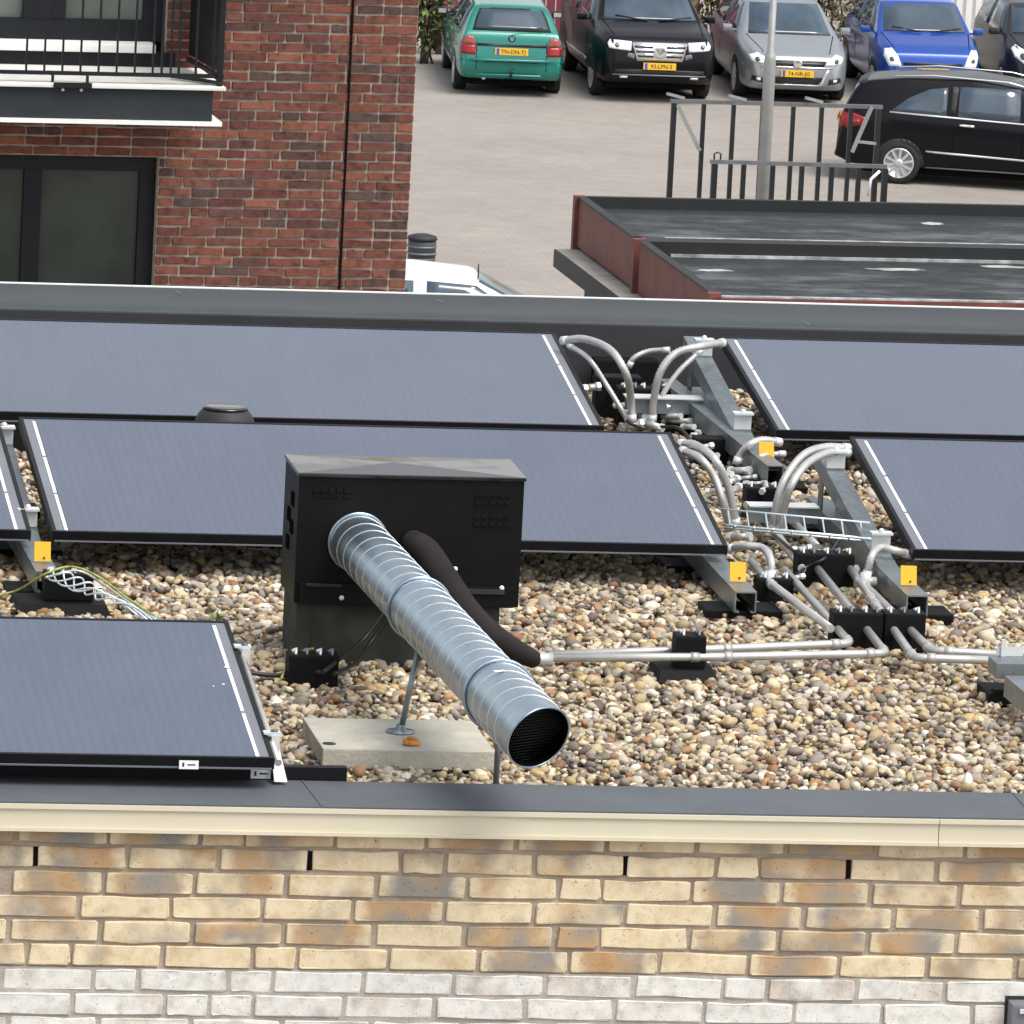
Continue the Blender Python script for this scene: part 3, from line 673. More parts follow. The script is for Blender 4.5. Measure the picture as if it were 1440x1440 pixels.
b = MB(); q = P6(PW+0.012, 0.16, -0.03); b.add([q, q+np.array([0.02, 0, 0]), (q[0]+0.030, q[1]-0.10, 0.06), (q[0]-0.002, q[1]-0.10, 0.06), q+np.array([0, 0.004, 0]), q+np.array([0.02, 0.004, 0]), (q[0]+0.030, q[1]-0.096, 0.06), (q[0]-0.002, q[1]-0.096, 0.06)], [(0, 1, 2, 3), (7, 6, 5, 4), (0, 4, 5, 1), (1, 5, 6, 2), (2, 6, 7, 3), (3, 7, 4, 0)])
b.build('foot_plate', M['clamp'], t)
# corner of another frame at the right edge
a = atz(1398, 935, 0.11)
t = thing('mounting_frame', (a[0]+0.2, a[1], 0), 'grey steel frame corner on a black pad at right edge', 'mounting frame', 'galvanised collector frames')
b = MB(); b.bar((a[0], a[1]+0.02, 0.10), (a[0]+0.6, a[1]+0.02, 0.10), 0.11, 0.04); b.build('cross_rail', M['galv'], t)
b = MB(); b.channel((a[0]+0.035, a[1]-0.10, 0.075), (a[0]+0.055, a[1]-0.75, 0.075), 0.055, 0.055, 0.004); b.build('base_rail', M['galv'], t)
q = atz(1405, 975, 0.02)
b = MB(); b.box(q[0]-0.04, q[0]+0.24, q[1]-0.06, q[1]+0.10, 0.004, 0.03, 0.005); b.build('rubber_pad', M['rubber'], t)
b = MB(); b.bar((q[0]-0.03, q[1]-0.058, 0.037), (q[0]+0.16, q[1]-0.02, 0.037), 0.02, 0.010); b.build('pad_rib', M['rubber'], t)
b = MB(); b.box(a[0]+0.030, a[0]+0.042, a[1]+0.06, a[1]+0.07, 0.1205, 0.165); b.box(a[0]+0.02, a[0]+0.09, a[1]+0.0705, a[1]+0.074, 0.1205, 0.145); b.build('upright', M['clamp'], t)

# ------------------------------------------------------------------ hoses and pipes
def hose(label, pts, r=0.0122, n=10, ribs=True, name='hose', mat='hose', group='white ribbed collector hoses', cat='hose', fit=True):
    W = [atz(*p) for p in pts]; t = thing(name, (W[-1][0], W[-1][1], 0), label, cat, group)
    S = spline(W, 14)
    # resample evenly
    S = np.array(S); L = np.concatenate([[0], np.cumsum(np.linalg.norm(np.diff(S, axis=0), axis=1))])
    step = 0.0055 if ribs else 0.012
    k = max(8, int(L[-1]/step)); u = np.linspace(0, L[-1], k); S = np.stack([np.interp(u, L, S[:, i]) for i in range(3)], 1)
    rr = [r*(1.0 if (i % 2 or not ribs) else 0.86) for i in range(k)]
    b = MB(); b.tube(S, rr, n); b.build('tube', M[mat], t)
    if fit:
        for e, d in ((S[0], S[1]-S[0]), (S[-1], S[-2]-S[-1])):
            d = d/np.linalg.norm(d); b = MB(); b.tube([e-d*0.004, e+d*0.020], r*1.14, 10); b.build('fitting', M['clamp'], t)
    return t
hose('thick white hose arching down from top of rear left collector', [(792, 479, .26), (822, 477, .28), (858, 492, .28), (880, 525, .22), (887, 560, .13), (889, 592, .06)])
hose('straight white hose running below the arch at rear left collector', [(801, 486, .25), (828, 505, .23), (855, 545, .15), (886, 596, .05)], r=0.0085)
hose('short white hose curving away behind the rear hose arches', [(884, 516, .16), (892, 503, .19), (912, 494, .21), (940, 492, .22)], r=0.0085)
hose('thick white hose arching up to top of rear right collector', [(917, 592, .05), (919, 565, .11), (928, 525, .20), (950, 497, .26), (985, 487, .28), (1016, 482, .27)])
hose('white hose slanting inside the arch at rear right collector', [(924, 580, .06), (932, 555, .12), (955, 522, .19), (986, 493, .25)], r=0.0085)
hose('outer white hose arching down from top of middle collector', [(957, 624, .26), (978, 626, .27), (1005, 646, .25), (1024, 685, .17), (1036, 738, .06)])
hose('inner white hose arching down from top of middle collector', [(960, 634, .25), (985, 645, .25), (1005, 672, .20), (1017, 708, .13), (1026, 742, .05)])
hose('outer white hose bending over to the right hand collector', [(1088, 748, .05), (1091, 715, .12), (1103, 675, .20), (1130, 640, .26), (1160, 629, .27), (1192, 630, .26)])
hose('inner white hose bending over to the right hand collector', [(1100, 750, .05), (1102, 718, .12), (1113, 682, .20), (1135, 652, .25), (1165, 637, .26), (1192, 637, .25)])
hose('small upper white hose bend at front of rear right collector', [(1036, 652, .06), (1042, 638, .09), (1055, 625, .12), (1072, 619, .13), (1096, 622, .12)])
hose('small lower white hose bend beside the rear yellow tag', [(1058, 668, .04), (1061, 652, .075), (1070, 642, .10), (1086, 639, .10), (1102, 638, .10)], r=0.0085)
hose('white hose bend at front right corner of middle collector', [(1024, 772, .10), (1050, 768, .12), (1073, 771, .12), (1084, 788, .10), (1084, 812, .055)], r=0.0115)
hose('white hose bend at front left corner of right hand collector', [(1279, 780, .105), (1258, 774, .12), (1238, 770, .125), (1226, 782, .11), (1218, 812, .05)], r=0.0115)

def pipe(label, pts, r=0.0115, group='white supply pipes', elbows=True):
    W = [np.array(atz(*p)) for p in pts]; t = thing('pipe', (W[0][0], W[0][1], 0), label, 'pipe', group)
    # rounded corners
    path = [W[0]]
    for i in range(1, len(W)-1):
        a, c_, e = W[i-1], W[i], W[i+1]; d0 = (a-c_)/np.linalg.norm(a-c_); d1 = (e-c_)/np.linalg.norm(e-c_)
        k = 0.035
        for q in np.linspace(0, 1, 7): path.append((1-q)**2*(c_+d0*k)+2*q*(1-q)*c_+q*q*(c_+d1*k))
        if elbows:
            for d in (d0, d1):
                b = MB(); b.tube([c_+d*0.034, c_+d*0.058], r*1.22, 10); b.build('coupling', M['pipe'], t)
    path.append(W[-1]); b = MB(); b.tube(path, r, 12); b.build('tube', M['pipe'], t)
    return t
pz = 0.06
pipe('nearest long white pipe running left from pipe blocks to the fan box', [(1150, 800, pz), (1246, 919, pz), (1000, 924, pz), (770, 925, pz)])
pipe('second long white pipe running left behind the nearest one', [(1104, 802, pz), (1196, 905, pz), (1000, 913, pz), (770, 921, pz)])
pipe('white pipe turning right in front of the right pipe block', [(1190, 792, pz), (1228, 845, pz), (1285, 925, pz), (1408, 929, pz)])
pipe('white pipe turning right behind the other right hand pipe', [(1219, 826, pz), (1310, 915, pz), (1420, 921, pz)])
pipe('short white pipe ending at the left pipe block', [(1057, 790, pz), (1080, 818, pz), (1168, 884, pz+.01)])
pipe('white pipe lying between middle and right collectors towards the rear', [(1050, 710, pz), (1090, 748, pz), (1128, 800, pz)])
pipe('white pipe lying beside the grey roof rail', [(1105, 722, pz), (1150, 770, pz)])
for i, (px, py) in enumerate(((1083, 816), (1217, 818))):
    a = atz(px, py, 0.06); t = thing('valve', (a[0], a[1], 0), ('small white pipe tee below bend of the middle collector', 'small white pipe tee below bend of the right hand collector')[i], 'fitting')
    b = MB(); b.lathe((a[0], a[1], 0.045), [(0.017, 0), (0.019, 0.012), (0.015, 0.024), (0.016, 0.04)], 10); b.build('body', M['clamp'], t)
    b = MB(); b.tube([a+np.array([-0.03, 0, 0.0]), a+np.array([0.03, 0, 0.0])], 0.014, 10); b.build('branch', M['pipe'], t)

def pipe_block(px, py, w_, h_, label, d=0.075, base=False, straps=True, z0=0.0, rows=3):
    a = atz(px, py, z0); t = thing('pipe_support', (a[0], a[1], z0), label, 'pipe support', 'black rubber pipe supports')
    bz = z0
    if base:
        b = MB(); b.hexa([(a[0]-w_*1.15, a[1]-0.05, z0), (a[0]+w_*0.85, a[1]-0.05, z0), (a[0]+w_*0.85, a[1]+d+0.06, z0), (a[0]-w_*1.15, a[1]+d+0.06, z0), (a[0]-w_*1.05, a[1]-0.03, z0+0.03), (a[0]+w_*0.75, a[1]-0.03, z0+0.03), (a[0]+w_*0.75, a[1]+d+0.04, z0+0.03), (a[0]-w_*1.05, a[1]+d+0.04, z0+0.03)])
        b.build('base', M['rubber'], t); bz = z0+0.0305
    b = MB(); b.box(a[0]-w_/2, a[0]+w_/2, a[1], a[1]+d, bz, z0+h_, 0.006); b.build('block', M['rubber'], t)
    if straps:
        n = max(2, int(w_/0.03))
        for k in range(n):
            x = a[0]-w_/2+w_*(k+0.5)/n+random.uniform(-.004, .004)
            b = MB(); b.tube([(x, a[1]+0.01, z0+h_), (x+0.004, a[1]+d*0.4, z0+h_+0.012), (x-0.002, a[1]+d-0.01, z0+h_)], 0.0035, 6); b.lathe((x, a[1]+d*0.5, z0+h_), [(0.007, 0), (0.007, 0.008), (0.003, 0.011)], 8)
            b.build('clip', M['edge_grey'] if k % 2 else M['clamp'], t)
    return t
pipe_block(1205, 917, 0.135, 0.105, 'left of the two black pipe blocks joined side by side')
pipe_block(1271, 918, 0.112, 0.105, 'right of the two black pipe blocks joined side by side')
pipe_block(970, 956, 0.080, 0.115, 'single black pipe block carrying two long white pipes', base=True)
pipe_block(96, 862, 0.13, 0.105, 'black block under cables near the left yellow tag', base=True)
pipe_block(440, 968, 0.13, 0.085, 'black cable block beside the fan box pedestal')
pipe_block(1072, 735, 0.10, 0.10, 'black pipe block behind the pipe bends near rear yellow tag')
pipe_block(1160, 830, 0.16, 0.10, 'black pipe block under the wire cable tray')
pipe_block(1090, 850, 0.10, 0.07, 'low black pipe block beneath the white pipe tee')
pipe_block(905, 602, 0.16, 0.12, 'black manifold block where the rear hoses meet')
pipe_block(1000, 655, 0.10, 0.08, 'black block behind top corner of middle collector', straps=False)

pipe_block(868, 590, 0.14, 0.13, 'black block tucked under right edge of rear left collector', straps=False)
pipe_block(948, 612, 0.12, 0.09, 'low black block below the rear hose arches')
pipe_block(880, 552, 0.20, 0.10, 'black block at the foot of the rear parapet', straps=False)
def coupling(px, py, z, an, label, ln=0.05, r=0.011):
    a = atz(px, py, z); d = np.array([math.cos(an), math.sin(an), 0.15]); t = thing('pipe_coupling', (a[0], a[1], 0), label, 'fitting', 'loose looking pipe couplings')
    b = MB(); b.tube([a-d*ln/2, a+d*ln/2], r, 10); b.build('sleeve', M['pipe'], t)
    for k in (-1, 1):
        b = MB(); b.tube([a+d*k*ln*0.5, a+d*k*(ln*0.5+0.012)], r*1.3, 6, smooth=False); b.build('nut', M['clamp'], t)
coupling(888, 598, .04, 0.3, 'small pale coupling where the left rear hoses end')
coupling(918, 598, .04, 2.4, 'small pale coupling where the right rear hoses end')
coupling(938, 585, .06, -0.9, 'upper pale coupling beside the rear grey rail', 0.09, 0.008)
coupling(952, 592, .05, -0.9, 'lower pale coupling beside the rear grey rail', 0.09, 0.008)
coupling(832, 545, .10, 0.2, 'pale coupling at right edge of rear left collector', 0.03)
coupling(1040, 662, .06, -0.8, 'pale coupling left of the rear yellow tag')
coupling(1062, 682, .05, -0.8, 'pale coupling below the rear yellow tag')
coupling(1030, 690, .05, 0.9, 'pale coupling between the hoses of the middle collector', 0.06)
coupling(1040, 755, .05, -0.7, 'pale coupling below the wire cable tray')
rc = random.Random(21)
for (px, py) in ((846, 528), (858, 548), (872, 570), (884, 580), (902, 585), (945, 570), (968, 600), (978, 612), (992, 628), (1004, 640), (1018, 668), (1030, 676), (1050, 672), (1074, 688), (1008, 690), (1082, 702), (1128, 772), (1142, 780), (1196, 800), (1120, 812)):
    coupling(px, py, rc.uniform(.04, .10), rc.uniform(-1.5, 1.5), 'small pale pipe fitting '+('amid feet of the rear hoses' if py < 590 else 'beside the long grey roof rail' if py < 650 else 'around the rear yellow tag and hoses' if py < 720 else 'below the wire cable tray'), rc.uniform(.018, .04), rc.uniform(.006, .010))
for k, pts in enumerate(([(842, 530, .12), (862, 556, .08), (880, 590, .06), (905, 604, .06)], [(930, 600, .06), (958, 604, .07), (985, 640, .05), (1020, 690, .05)], [(1040, 700, .05), (1070, 735, .06), (1110, 770, .08), (1150, 800, .06)], [(1180, 760, .10), (1160, 785, .09), (1130, 800, .06), (1105, 830, .04)])):
    W_ = [atz(*p) for p in pts]; b = MB(); b.tube(spline(W_, 8), 0.005, 6); o = b.build('cable', M['cable_black']); tag(o, ('black cable at foot of rear hoses', 'black cable beside the long grey roof rail', 'black cable passing under the wire tray', 'black cable hanging off right end of wire tray')[k], 'cable', 'roof cables')
# wire cable tray between the middle and right collectors
A0 = atz(1018, 742, 0.11); A1 = atz(1232, 762, 0.11)
t = thing('cable_tray', ((A0[0]+A1[0])/2, A0[1], 0), 'light zinc wire cable tray between middle and right collectors', 'cable tray')
for dy, dz in ((0.0, 0.0), (0.05, 0.0), (0.10, 0.035), (-0.03, 0.012)):
    b = MB(); b.tube([A0+np.array([0, dy, dz]), A1+np.array([0.0, dy, dz])], 0.0030, 6); b.build('wire', M['tray_wire'], t)
for k in range(8):
    q = A0+(A1-A0)*(k+0.5)/8; b = MB(); b.tube([q+np.array([0, -0.032, 0.014]), q+np.array([0, 0.0, -0.004]), q+np.array([0, 0.05, -0.004]), q+np.array([0, 0.102, 0.036])], 0.0026, 6); b.build('cross_wire', M['tray_wire'], t)
# braided tray and cables at left
A0 = atz(75, 812, 0.115); A1 = atz(228, 884, 0.02)
t = thing('cable_tray', (A1[0], A1[1], 0), 'sagging wire cable tray beside the left yellow tag', 'cable tray')
for k in range(4):
    pts = []
    for i in range(40):
        u = i/39; q = A0+(A1-A0)*u; ph = u*16+k*math.pi/2
        pts.append(q+np.array([0.018*math.cos(ph), 0.02*math.sin(ph), 0.014*math.sin(ph*1.3)+0.012]))
    b = MB(); b.tube(pts, 0.0026, 6); b.build('wire', M['tray_wire'] if k < 3 else M['clamp'], t)
def cable(label, pts, r, mat, g='roof cables'):
    W = [atz(*p) for p in pts]; b = MB(); b.tube(spline(W, 10), r, 7); o = b.build('cable', M[mat]); tag(o, label, 'cable', g)
cable('yellow green earth cable running off the left edge', [(-10, 838, .03), (25, 830, .05), (62, 808, .13), (100, 797, .14), (140, 812, .11), (180, 842, .06), (238, 880, .03)], 0.0032, 'earth_cable')
cable('pale cable lying along the left cable tray', [(64, 812, .12), (110, 803, .12), (150, 825, .09), (200, 860, .05), (250, 884, .03)], 0.0036, 'pipe')
cable('yellow green earth cable below the wire cable tray', [(1100, 800, .04), (1135, 793, .06), (1165, 784, .08), (1192, 772, .10)], 0.0036, 'earth_cable')
cable('black cable running from black block to the left over pebbles', [(350, 946, .025), (385, 950, .02), (420, 947, .03), (450, 945, .045)], 0.006, 'cable_black')
cable('upper black cable drooping from fan box to the black block', [(455, 945, .07), (480, 925, .07), (510, 900, .09), (545, 855, .17)], 0.0055, 'cable_black')
cable('lower black cable drooping from fan box to the black block', [(470, 948, .06), (500, 932, .05), (520, 905, .07), (552, 862, .15)], 0.0055, 'cable_black')
cable('thin pale wire lying across pebbles left of the pedestal', [(395, 955, .03), (405, 935, .035), (420, 918, .05), (440, 912, .08)], 0.003, 'earth_cable')

# ------------------------------------------------------------------ dome vent behind the middle collector
a = aty(316, 596, yf1-0.22); zt = aty(316, 574, yf1-0.22)[2]
t = thing('dome_vent', (a[0], a[1], 0), 'low dark dome vent cap in front of rear left collector', 'vent')
b = MB(); b.lathe((a[0], a[1], 0), [(0.055, 0), (0.055, zt-0.04)], 24); b.build('stack', M['membrane_dark'], t)
b = MB(); b.lathe((a[0], a[1], 0), [(0.088, zt-0.055), (0.090, zt-0.045), (0.078, zt-0.018), (0.066, zt-0.004), (0.060, zt)], 32); b.build('cowl', M['membrane_dark'], t)
b = MB(); b.lathe((a[0], a[1], zt+0.0005), [(0.066, 0), (0.066, 0.004), (0.052, 0.006)], 32); b.build('lid', M['lid'], t)

# ------------------------------------------------------------------ fan box on its pedestal
BY = 23.36
bl = aty(421, 672, BY); br = aty(738, 675, BY); bb = aty(415, 848, BY)
bx0, bx1, bz0, bz1 = bl[0], br[0], bb[2], (bl[2]+br[2])/2
bd = 0.27
t = thing('fan_box', ((bx0+bx1)/2, BY+bd/2, 0), 'black metal fan box with spiral duct standing on the pebbles', 'fan unit')
b = MB(); b.box(bx0, bx1, BY, BY+bd, bz0, bz1, 0.003); body = b.build('casing', M['box_black'], t)
b = MB(); b.box(bx0-0.004, bx1+0.004, BY-0.006, BY+bd+0.004, bz1+0.0005, bz1+0.010, 0.002)
# shallow folded cross on the lid
cx = (bx0+bx1)/2; cy = BY+bd/2
b.add([(bx0-0.002, BY-0.004, bz1+0.0102), (bx1+0.002, BY-0.004, bz1+0.0102), (bx1+0.002, BY+bd+0.002, bz1+0.0102), (bx0-0.002, BY+bd+0.002, bz1+0.0102), (cx-0.03, cy, bz1+0.019)], [(0, 1, 4), (1, 2, 4), (2, 3, 4), (3, 0, 4)])
b.build('lid', M['lid'], t)
b = MB(); b.box(bx0+0.012, bx1-0.015, BY-0.012, BY-0.0005, bz0+0.0, bz0+0.055, 0.002); b.build('service_panel', M['box_black'], t)
px0 = aty(413, 930, BY+0.02)[0]; px1 = aty(702, 860, BY+0.02)[0]
b = MB(); b.box(px0, px1, BY+0.015, BY+bd-0.01, 0.0, bz0-0.0005); b.build('pedestal', M['pedestal'], t)
b = MB(); b.box(px0+0.04, px0+0.043, BY+0.0135, BY+0.0148, 0.01, bz0-0.01); b.build('pedestal_seam', M['membrane_dark'], t)
s = (bx1-bx0)/317.0
def fx(px): return bx0+(px-421)*s
def fz(py): return bz1-(py-672)*s*1.03
for (x0, x1, y0, y1) in ((441, 494, 686, 693), (441, 494, 696, 700), (668, 722, 690, 694), (668, 722, 700, 705), (668, 722, 720, 724), (668, 722, 730, 735)):
    for k in range(5):
        xx0 = fx(x0+(x1-x0)*k/5+1); xx1 = fx(x0+(x1-x0)*(k+1)/5-2)
        b = MB(); b.box(xx0, xx1, BY-0.004, BY-0.0005, fz(y1), fz(y0), 0.0008); b.build('louvre', M['box_black'], body)
for (x0, x1, y0, y1) in ((437, 487, 817, 821), (662, 716, 820, 827)):
    b = MB(); b.box(fx(x0), fx(x1), BY-0.018, BY-0.0125, fz(y1), fz(y0), 0.001); b.build('handle', M['membrane_dark'], t)
for (x, y) in ((487, 836), (712, 818), (645, 793)):
    b = MB(); b.lathe((fx(x), BY-0.0128, fz(y)), [(0.0065, 0), (0.0065, -0.003), (0.003, -0.005)], 10, axis='y'); b.build('screw', M['sticker'], t)
for (yy, zz) in ((0.09, 0.40), (0.15, 0.55), (0.09, 0.62), (0.15, 0.77)):
    z = bz1-(1-zz)*(bz1-bz0); b = MB(); b.box(bx0-0.0035, bx0-0.0005, BY+bd-yy-0.045, BY+bd-yy, z-0.018, z+0.018, 0.001); b.build('side_opening', M['void'], body)
# black wire loops hanging on the left of the pedestal
# ------------------------------------------------------------------ spiral duct
D0 = aty(503, 762, BY); D1 = np.array(atz(757, 1037, 0.29))
t2 = thing('spiral_duct', (D1[0], D1[1], 0), 'galvanised spiral duct leaning out from black fan box towards the camera', 'duct')
ax = (D1-D0); LD = np.linalg.norm(ax); ax /= LD
n1 = np.cross(ax, (0, 0, 1.0)); n1 /= np.linalg.norm(n1); n2 = np.cross(n1, ax)
view = (CAM-D1)/np.linalg.norm(CAM-D1)
perp = ax-view*(ax@view); perp /= np.linalg.norm(perp)
cutn = view*math.cos(math.radians(57))+perp*math.sin(math.radians(57))
def duct_len(i, th, r, base):      # axial position of a rim point on the oblique end cut
    o = (n1*math.cos(th)+n2*math.sin(th))*r
    return base-(o@cutn)/(ax@cutn)
NS = 40
def duct_seg(a, e, r0, r1, last=False):
    b = MB(); vs = []
    for k in range(NS):
        th = 2*math.pi*k/NS
        vs.append(D0+ax*a+(n1*math.cos(th)+n2*math.sin(th))*r0)
    for k in range(NS):
        th = 2*math.pi*k/NS; l = duct_len(0, th, r1, e) if last else e
        vs.append(D0+ax*l+(n1*math.cos(th)+n2*math.sin(th))*r1)
    b.add(vs, [(k, (k+1) % NS, NS+(k+1) % NS, NS+k) for k in range(NS)], True); return b, vs[NS:]
joints = [0.0, 0.365*LD, 0.80*LD, LD]
RD = [0.0735, 0.0775, 0.0830]
for i in range(3):
    b, rim = duct_seg(joints[i]-0.004, joints[i+1], RD[i], RD[i], last=(i == 2)); seg = b.build('duct_section', M['duct'], t2)
    # helical lock seam
    pitch = 0.088; pts = []
    l = joints[i]+0.012; th = 0.7*i
    end = joints[i+1]-0.012
    while l < end:
        lim = duct_len(0, th, RD[i], joints[3])-0.03 if i == 2 else end
        if l >= lim: break
        pts.append(D0+ax*l+(n1*math.cos(th)+n2*math.sin(th))*(RD[i]+0.0003))
        th += 2*math.pi/28; l += pitch/28
    b = MB(); b.tube(pts, 0.0013, 5); b.build('spiral_seam', M['seam'], seg)
for l, r in ((joints[0]+0.006, RD[0]+0.003), (joints[1], RD[1]+0.003), (joints[2], RD[2]+0.004)):
    b = MB(); pts = [D0+ax*l+(n1*math.cos(2*math.pi*k/NS)+n2*math.sin(2*math.pi*k/NS))*r for k in range(NS+1)]
    b.tube(pts, 0.0042, 8, caps=False); b.build('coupling_ring', M['duct'], t2)
b = MB(); b.tube(rim+[rim[0]], 0.0028, 6, caps=False); b.build('mouth_rim', M['duct'], t2)
# shade inside painted by a black sleeve and disc; wire mesh a little way in
b, r2 = duct_seg(joints[2]+0.02, LD-0.004, RD[2]-0.004, RD[2]-0.004, last=True); b.build('shade_sleeve', M['void'], t2)
c0 = D0+ax*(LD-0.05)
e1 = np.cross(cutn, (0, 0, 1.0)); e1 /= np.linalg.norm(e1); e2 = np.cross(e1, cutn)
b = MB()
for k in range(-9, 10):
    for (ua, ub) in ((e1, e2), (e2, e1)):
        q0 = None; pts_in = []
        for j in range(-40, 41):
            p = c0+ua*(k*0.0092)+ub*(j*0.0025); d = p-D0; rad = d-ax*(d@ax)
            if np.linalg.norm(rad) < RD[2]-0.005: pts_in.append(p)
        if len(pts_in) > 2: b.tube([pts_in[0], pts_in[-1]], 0.0009, 4)
b.build('mesh_guard', M['gate_steel'], t2)
b = MB(); b.tube([D0+ax*(LD-0.30), D0+ax*(LD-0.298)], RD[2]-0.006, 24); b.build('shade_disc', M['void'], t2)
q = D0+ax*(joints[2]+0.10)+n2*(RD[2]+0.0005)+n1*0.012
b = MB(); b.bar(q, q+ax*0.012+n1*0.028, 0.012, 0.001, n2); b.build('sticker', M['sticker'], t2)
# support rods
def rod(l, foot, label, plate=True):
    Q = D0+ax*l; dx = max(-0.055, min(0.055, foot[0]-Q[0])); top = np.array([Q[0]+dx, Q[1], Q[2]-math.sqrt(0.0765**2-dx*dx)+0.004])
    t = thing('duct_support', (foot[0], foot[1], foot[2]), label, 'support rod')
    b = MB(); b.tube([foot, top], 0.0075, 10); b.build('rod', M['galv'], t)
    if plate:
        b = MB(); b.lathe(foot, [(0.036, 0.0005), (0.036, 0.005), (0.014, 0.007), (0.012, 0.02)], 16); b.build('base_plate', M['galv'], t)
SZ = 0.055
f1 = atz(563, 1030, SZ)
l1 = 0.47*LD
# pick the axial position of the clip above the foot so the rod stands upright
dx = [(abs((D0+ax*l)[1]-f1[1]), l) for l in np.linspace(0.2*LD, 0.9*LD, 200)]; l1 = min(dx)[1]
rod(l1, np.array([f1[0], f1[1], SZ]), 'thin steel rod holding up duct from the concrete tile')
l2 = min((abs((D0+ax*l)[1]-(WALL_Y+0.36)), l) for l in np.linspace(0.3*LD, LD, 300))[1]; p2 = D0+ax*l2; p2[0] = aty(698, 1090, p2[1])[0]
rod(l2, np.array([p2[0]-0.0, p2[1], 0.01]), 'thin steel rod under the open mouth of the spiral duct')
# concrete tile
c00 = atz(453, 1053, SZ); c01 = atz(426, 1007, SZ); c11 = atz(667, 1015, SZ); c10 = atz(695, 1057, SZ)
t = thing('concrete_tile', ((c00[0]+c11[0])/2, (c00[1]+c11[1])/2, 0), 'grey concrete paving tile on the pebbles under the duct', 'paving tile')
b = MB(); b.box((c00[0]+c01[0])/2, (c10[0]+c11[0])/2, (c00[1]+c10[1])/2, (c01[1]+c11[1])/2, 0.006, SZ, 0.004); b.build('slab', M['concrete'], t)
q = atz(463, 1046, SZ); b = MB(); b.lathe((q[0], q[1], SZ+0.0002), [(0.017, 0), (0.016, 0.0015)], 14); b.build('hole', M['pedestal'], t)
q = atz(578, 1048, SZ)
t = thing('rusty_nut', (q[0], q[1], SZ), 'small orange brown rusty nut lying on the concrete tile', 'nut')
b = MB(); b.lathe((q[0], q[1], SZ), [(0.019, 0.0), (0.024, 0.006), (0.021, 0.014), (0.010, 0.016)], 7, smooth=False); b.build('nut_body', M['rust_wood'], t)
b = MB(); b.lathe((q[0], q[1], SZ+0.0162), [(0.012, 0.0), (0.011, 0.004)], 10); b.build('washer', M['rust_wood'], t)
# insulated pipe in black foam
W = [aty(578, 760, BY-0.01), aty(600, 778, BY-0.08), aty(628, 820, BY-0.13), aty(664, 868, BY-0.18), aty(708, 905, BY-0.24), atz(750, 927, 0.055)]
S = spline(W, 10); t = thing('insulated_pipe', (W[-1][0], W[-1][1], 0), 'dark foam wrapped pipe curving down behind the spiral duct', 'pipe')
rr = np.interp(np.linspace(0, 1, len(S)), [0, 0.15, 0.4, 0.6, 0.85, 1], [0.030, 0.038, 0.039, 0.035, 0.031, 0.024])
b = MB(); b.tube(S, list(rr), 16); b.build('foam_sleeve', M['foam'], t)
b = MB(); b.tube([W[-1]-np.array([0.02, 0, 0]), W[-1]+np.array([0.05, 0, 0])], [0.018, 0.018], 10); b.build('ribbed_end', M['hose'], t)

# grass tufts
def tuft(px, py, n, h, label):
    a = atz(px, py, 0.01); b = MB(); r = random.Random(px)
    for k in range(n):
        an = r.uniform(0, 6.28); l = h*r.uniform(0.6, 1.1); o = np.array([a[0]+r.uniform(-.012, .012), a[1]+r.uniform(-.012, .012), 0.0])
        d = np.array([math.cos(an), math.sin(an), 0])*l*0.6
        p0, p1, p2 = o, o+d*0.4+np.array([0, 0, l*0.7]), o+d+np.array([0, 0, l*0.85])
        s_ = np.array([-math.sin(an), math.cos(an), 0])*0.003
        b.add([p0-s_, p0+s_, p1+s_*0.8, p1-s_*0.8, p2], [(0, 1, 2, 3), (3, 2, 4)])
    o = b.build('grass_tuft', M['grass']); tag(o, label, 'grass tuft')
tuft(306, 878, 12, 0.06, 'small green weed tuft between pebbles behind the nearest collector')
tuft(418, 925, 9, 0.07, 'thin weed blades beside the black cable block')

# ------------------------------------------------------------------ red brick building at left
RA = math.radians(3.5)
corner = aty(580, 200, 56.0)
e1 = np.array([math.cos(RA), math.sin(RA), 0.0]); e2 = np.array([-math.sin(RA), math.cos(RA), 0.0])   # along wall / away from camera
def wpt(x, y, off=0.0):
    """pixel to (u, z) on the wall plane moved off metres towards the camera"""
    o = np.array([corner[0], corner[1], 0])-e2*off; d = ray(x, y)
    k = ((o-CAM)@e2)/(d@e2); P = CAM+d*k
    return (P-o)@e1, P[2]
red = thing('red_brick_building', (corner[0], corner[1], GZ), 'dark red brick apartment building at upper left with balcony', 'building', rz=RA)
def L(b, name, mat, parent=red): return b.build(name, M[mat], parent, world=False)
zoff = -GZ        # local z = world z + zoff
uE = 0.0
cz = lambda z: z+zoff
uwL, zwT = wpt(0, 213); uwR, _ = wpt(222, 300); uwR = wpt(221, 300)[0]; zwT = wpt(110, 214)[1]; ztop0 = wpt(400, -30)[1]; zwT = ztop0-0.0608*(round((ztop0-zwT)/0.0608-0.5)+0.5)
zwB = wpt(110, 420)[1]-0.4
udR = wpt(234, 40)[0]; zdB = wpt(110, 76)[1]; zdT = zdB+2.4
U0_ = -9.0; ZT = 3.5
wallspans = [(U0_, 0.0, GZ, zwB), (uwR, 0.0, zwB, zwT), (U0_, 0.0, zwT, zdB), (udR, 0.0, zdB, zdT), (U0_, 0.0, zdT, ZT)]
b = MB()
for (a, e, z0, z1) in wallspans: b.box(a, e, 0.012, 0.30, cz(z0), cz(z1))
rw = L(b, 'wall', 'red_mortar')
b = MB(); b.box(U0_, 0.0-0.0, 0.301, 9.0, cz(GZ), cz(ZT)); L(b, 'building_core', 'red_mortar')
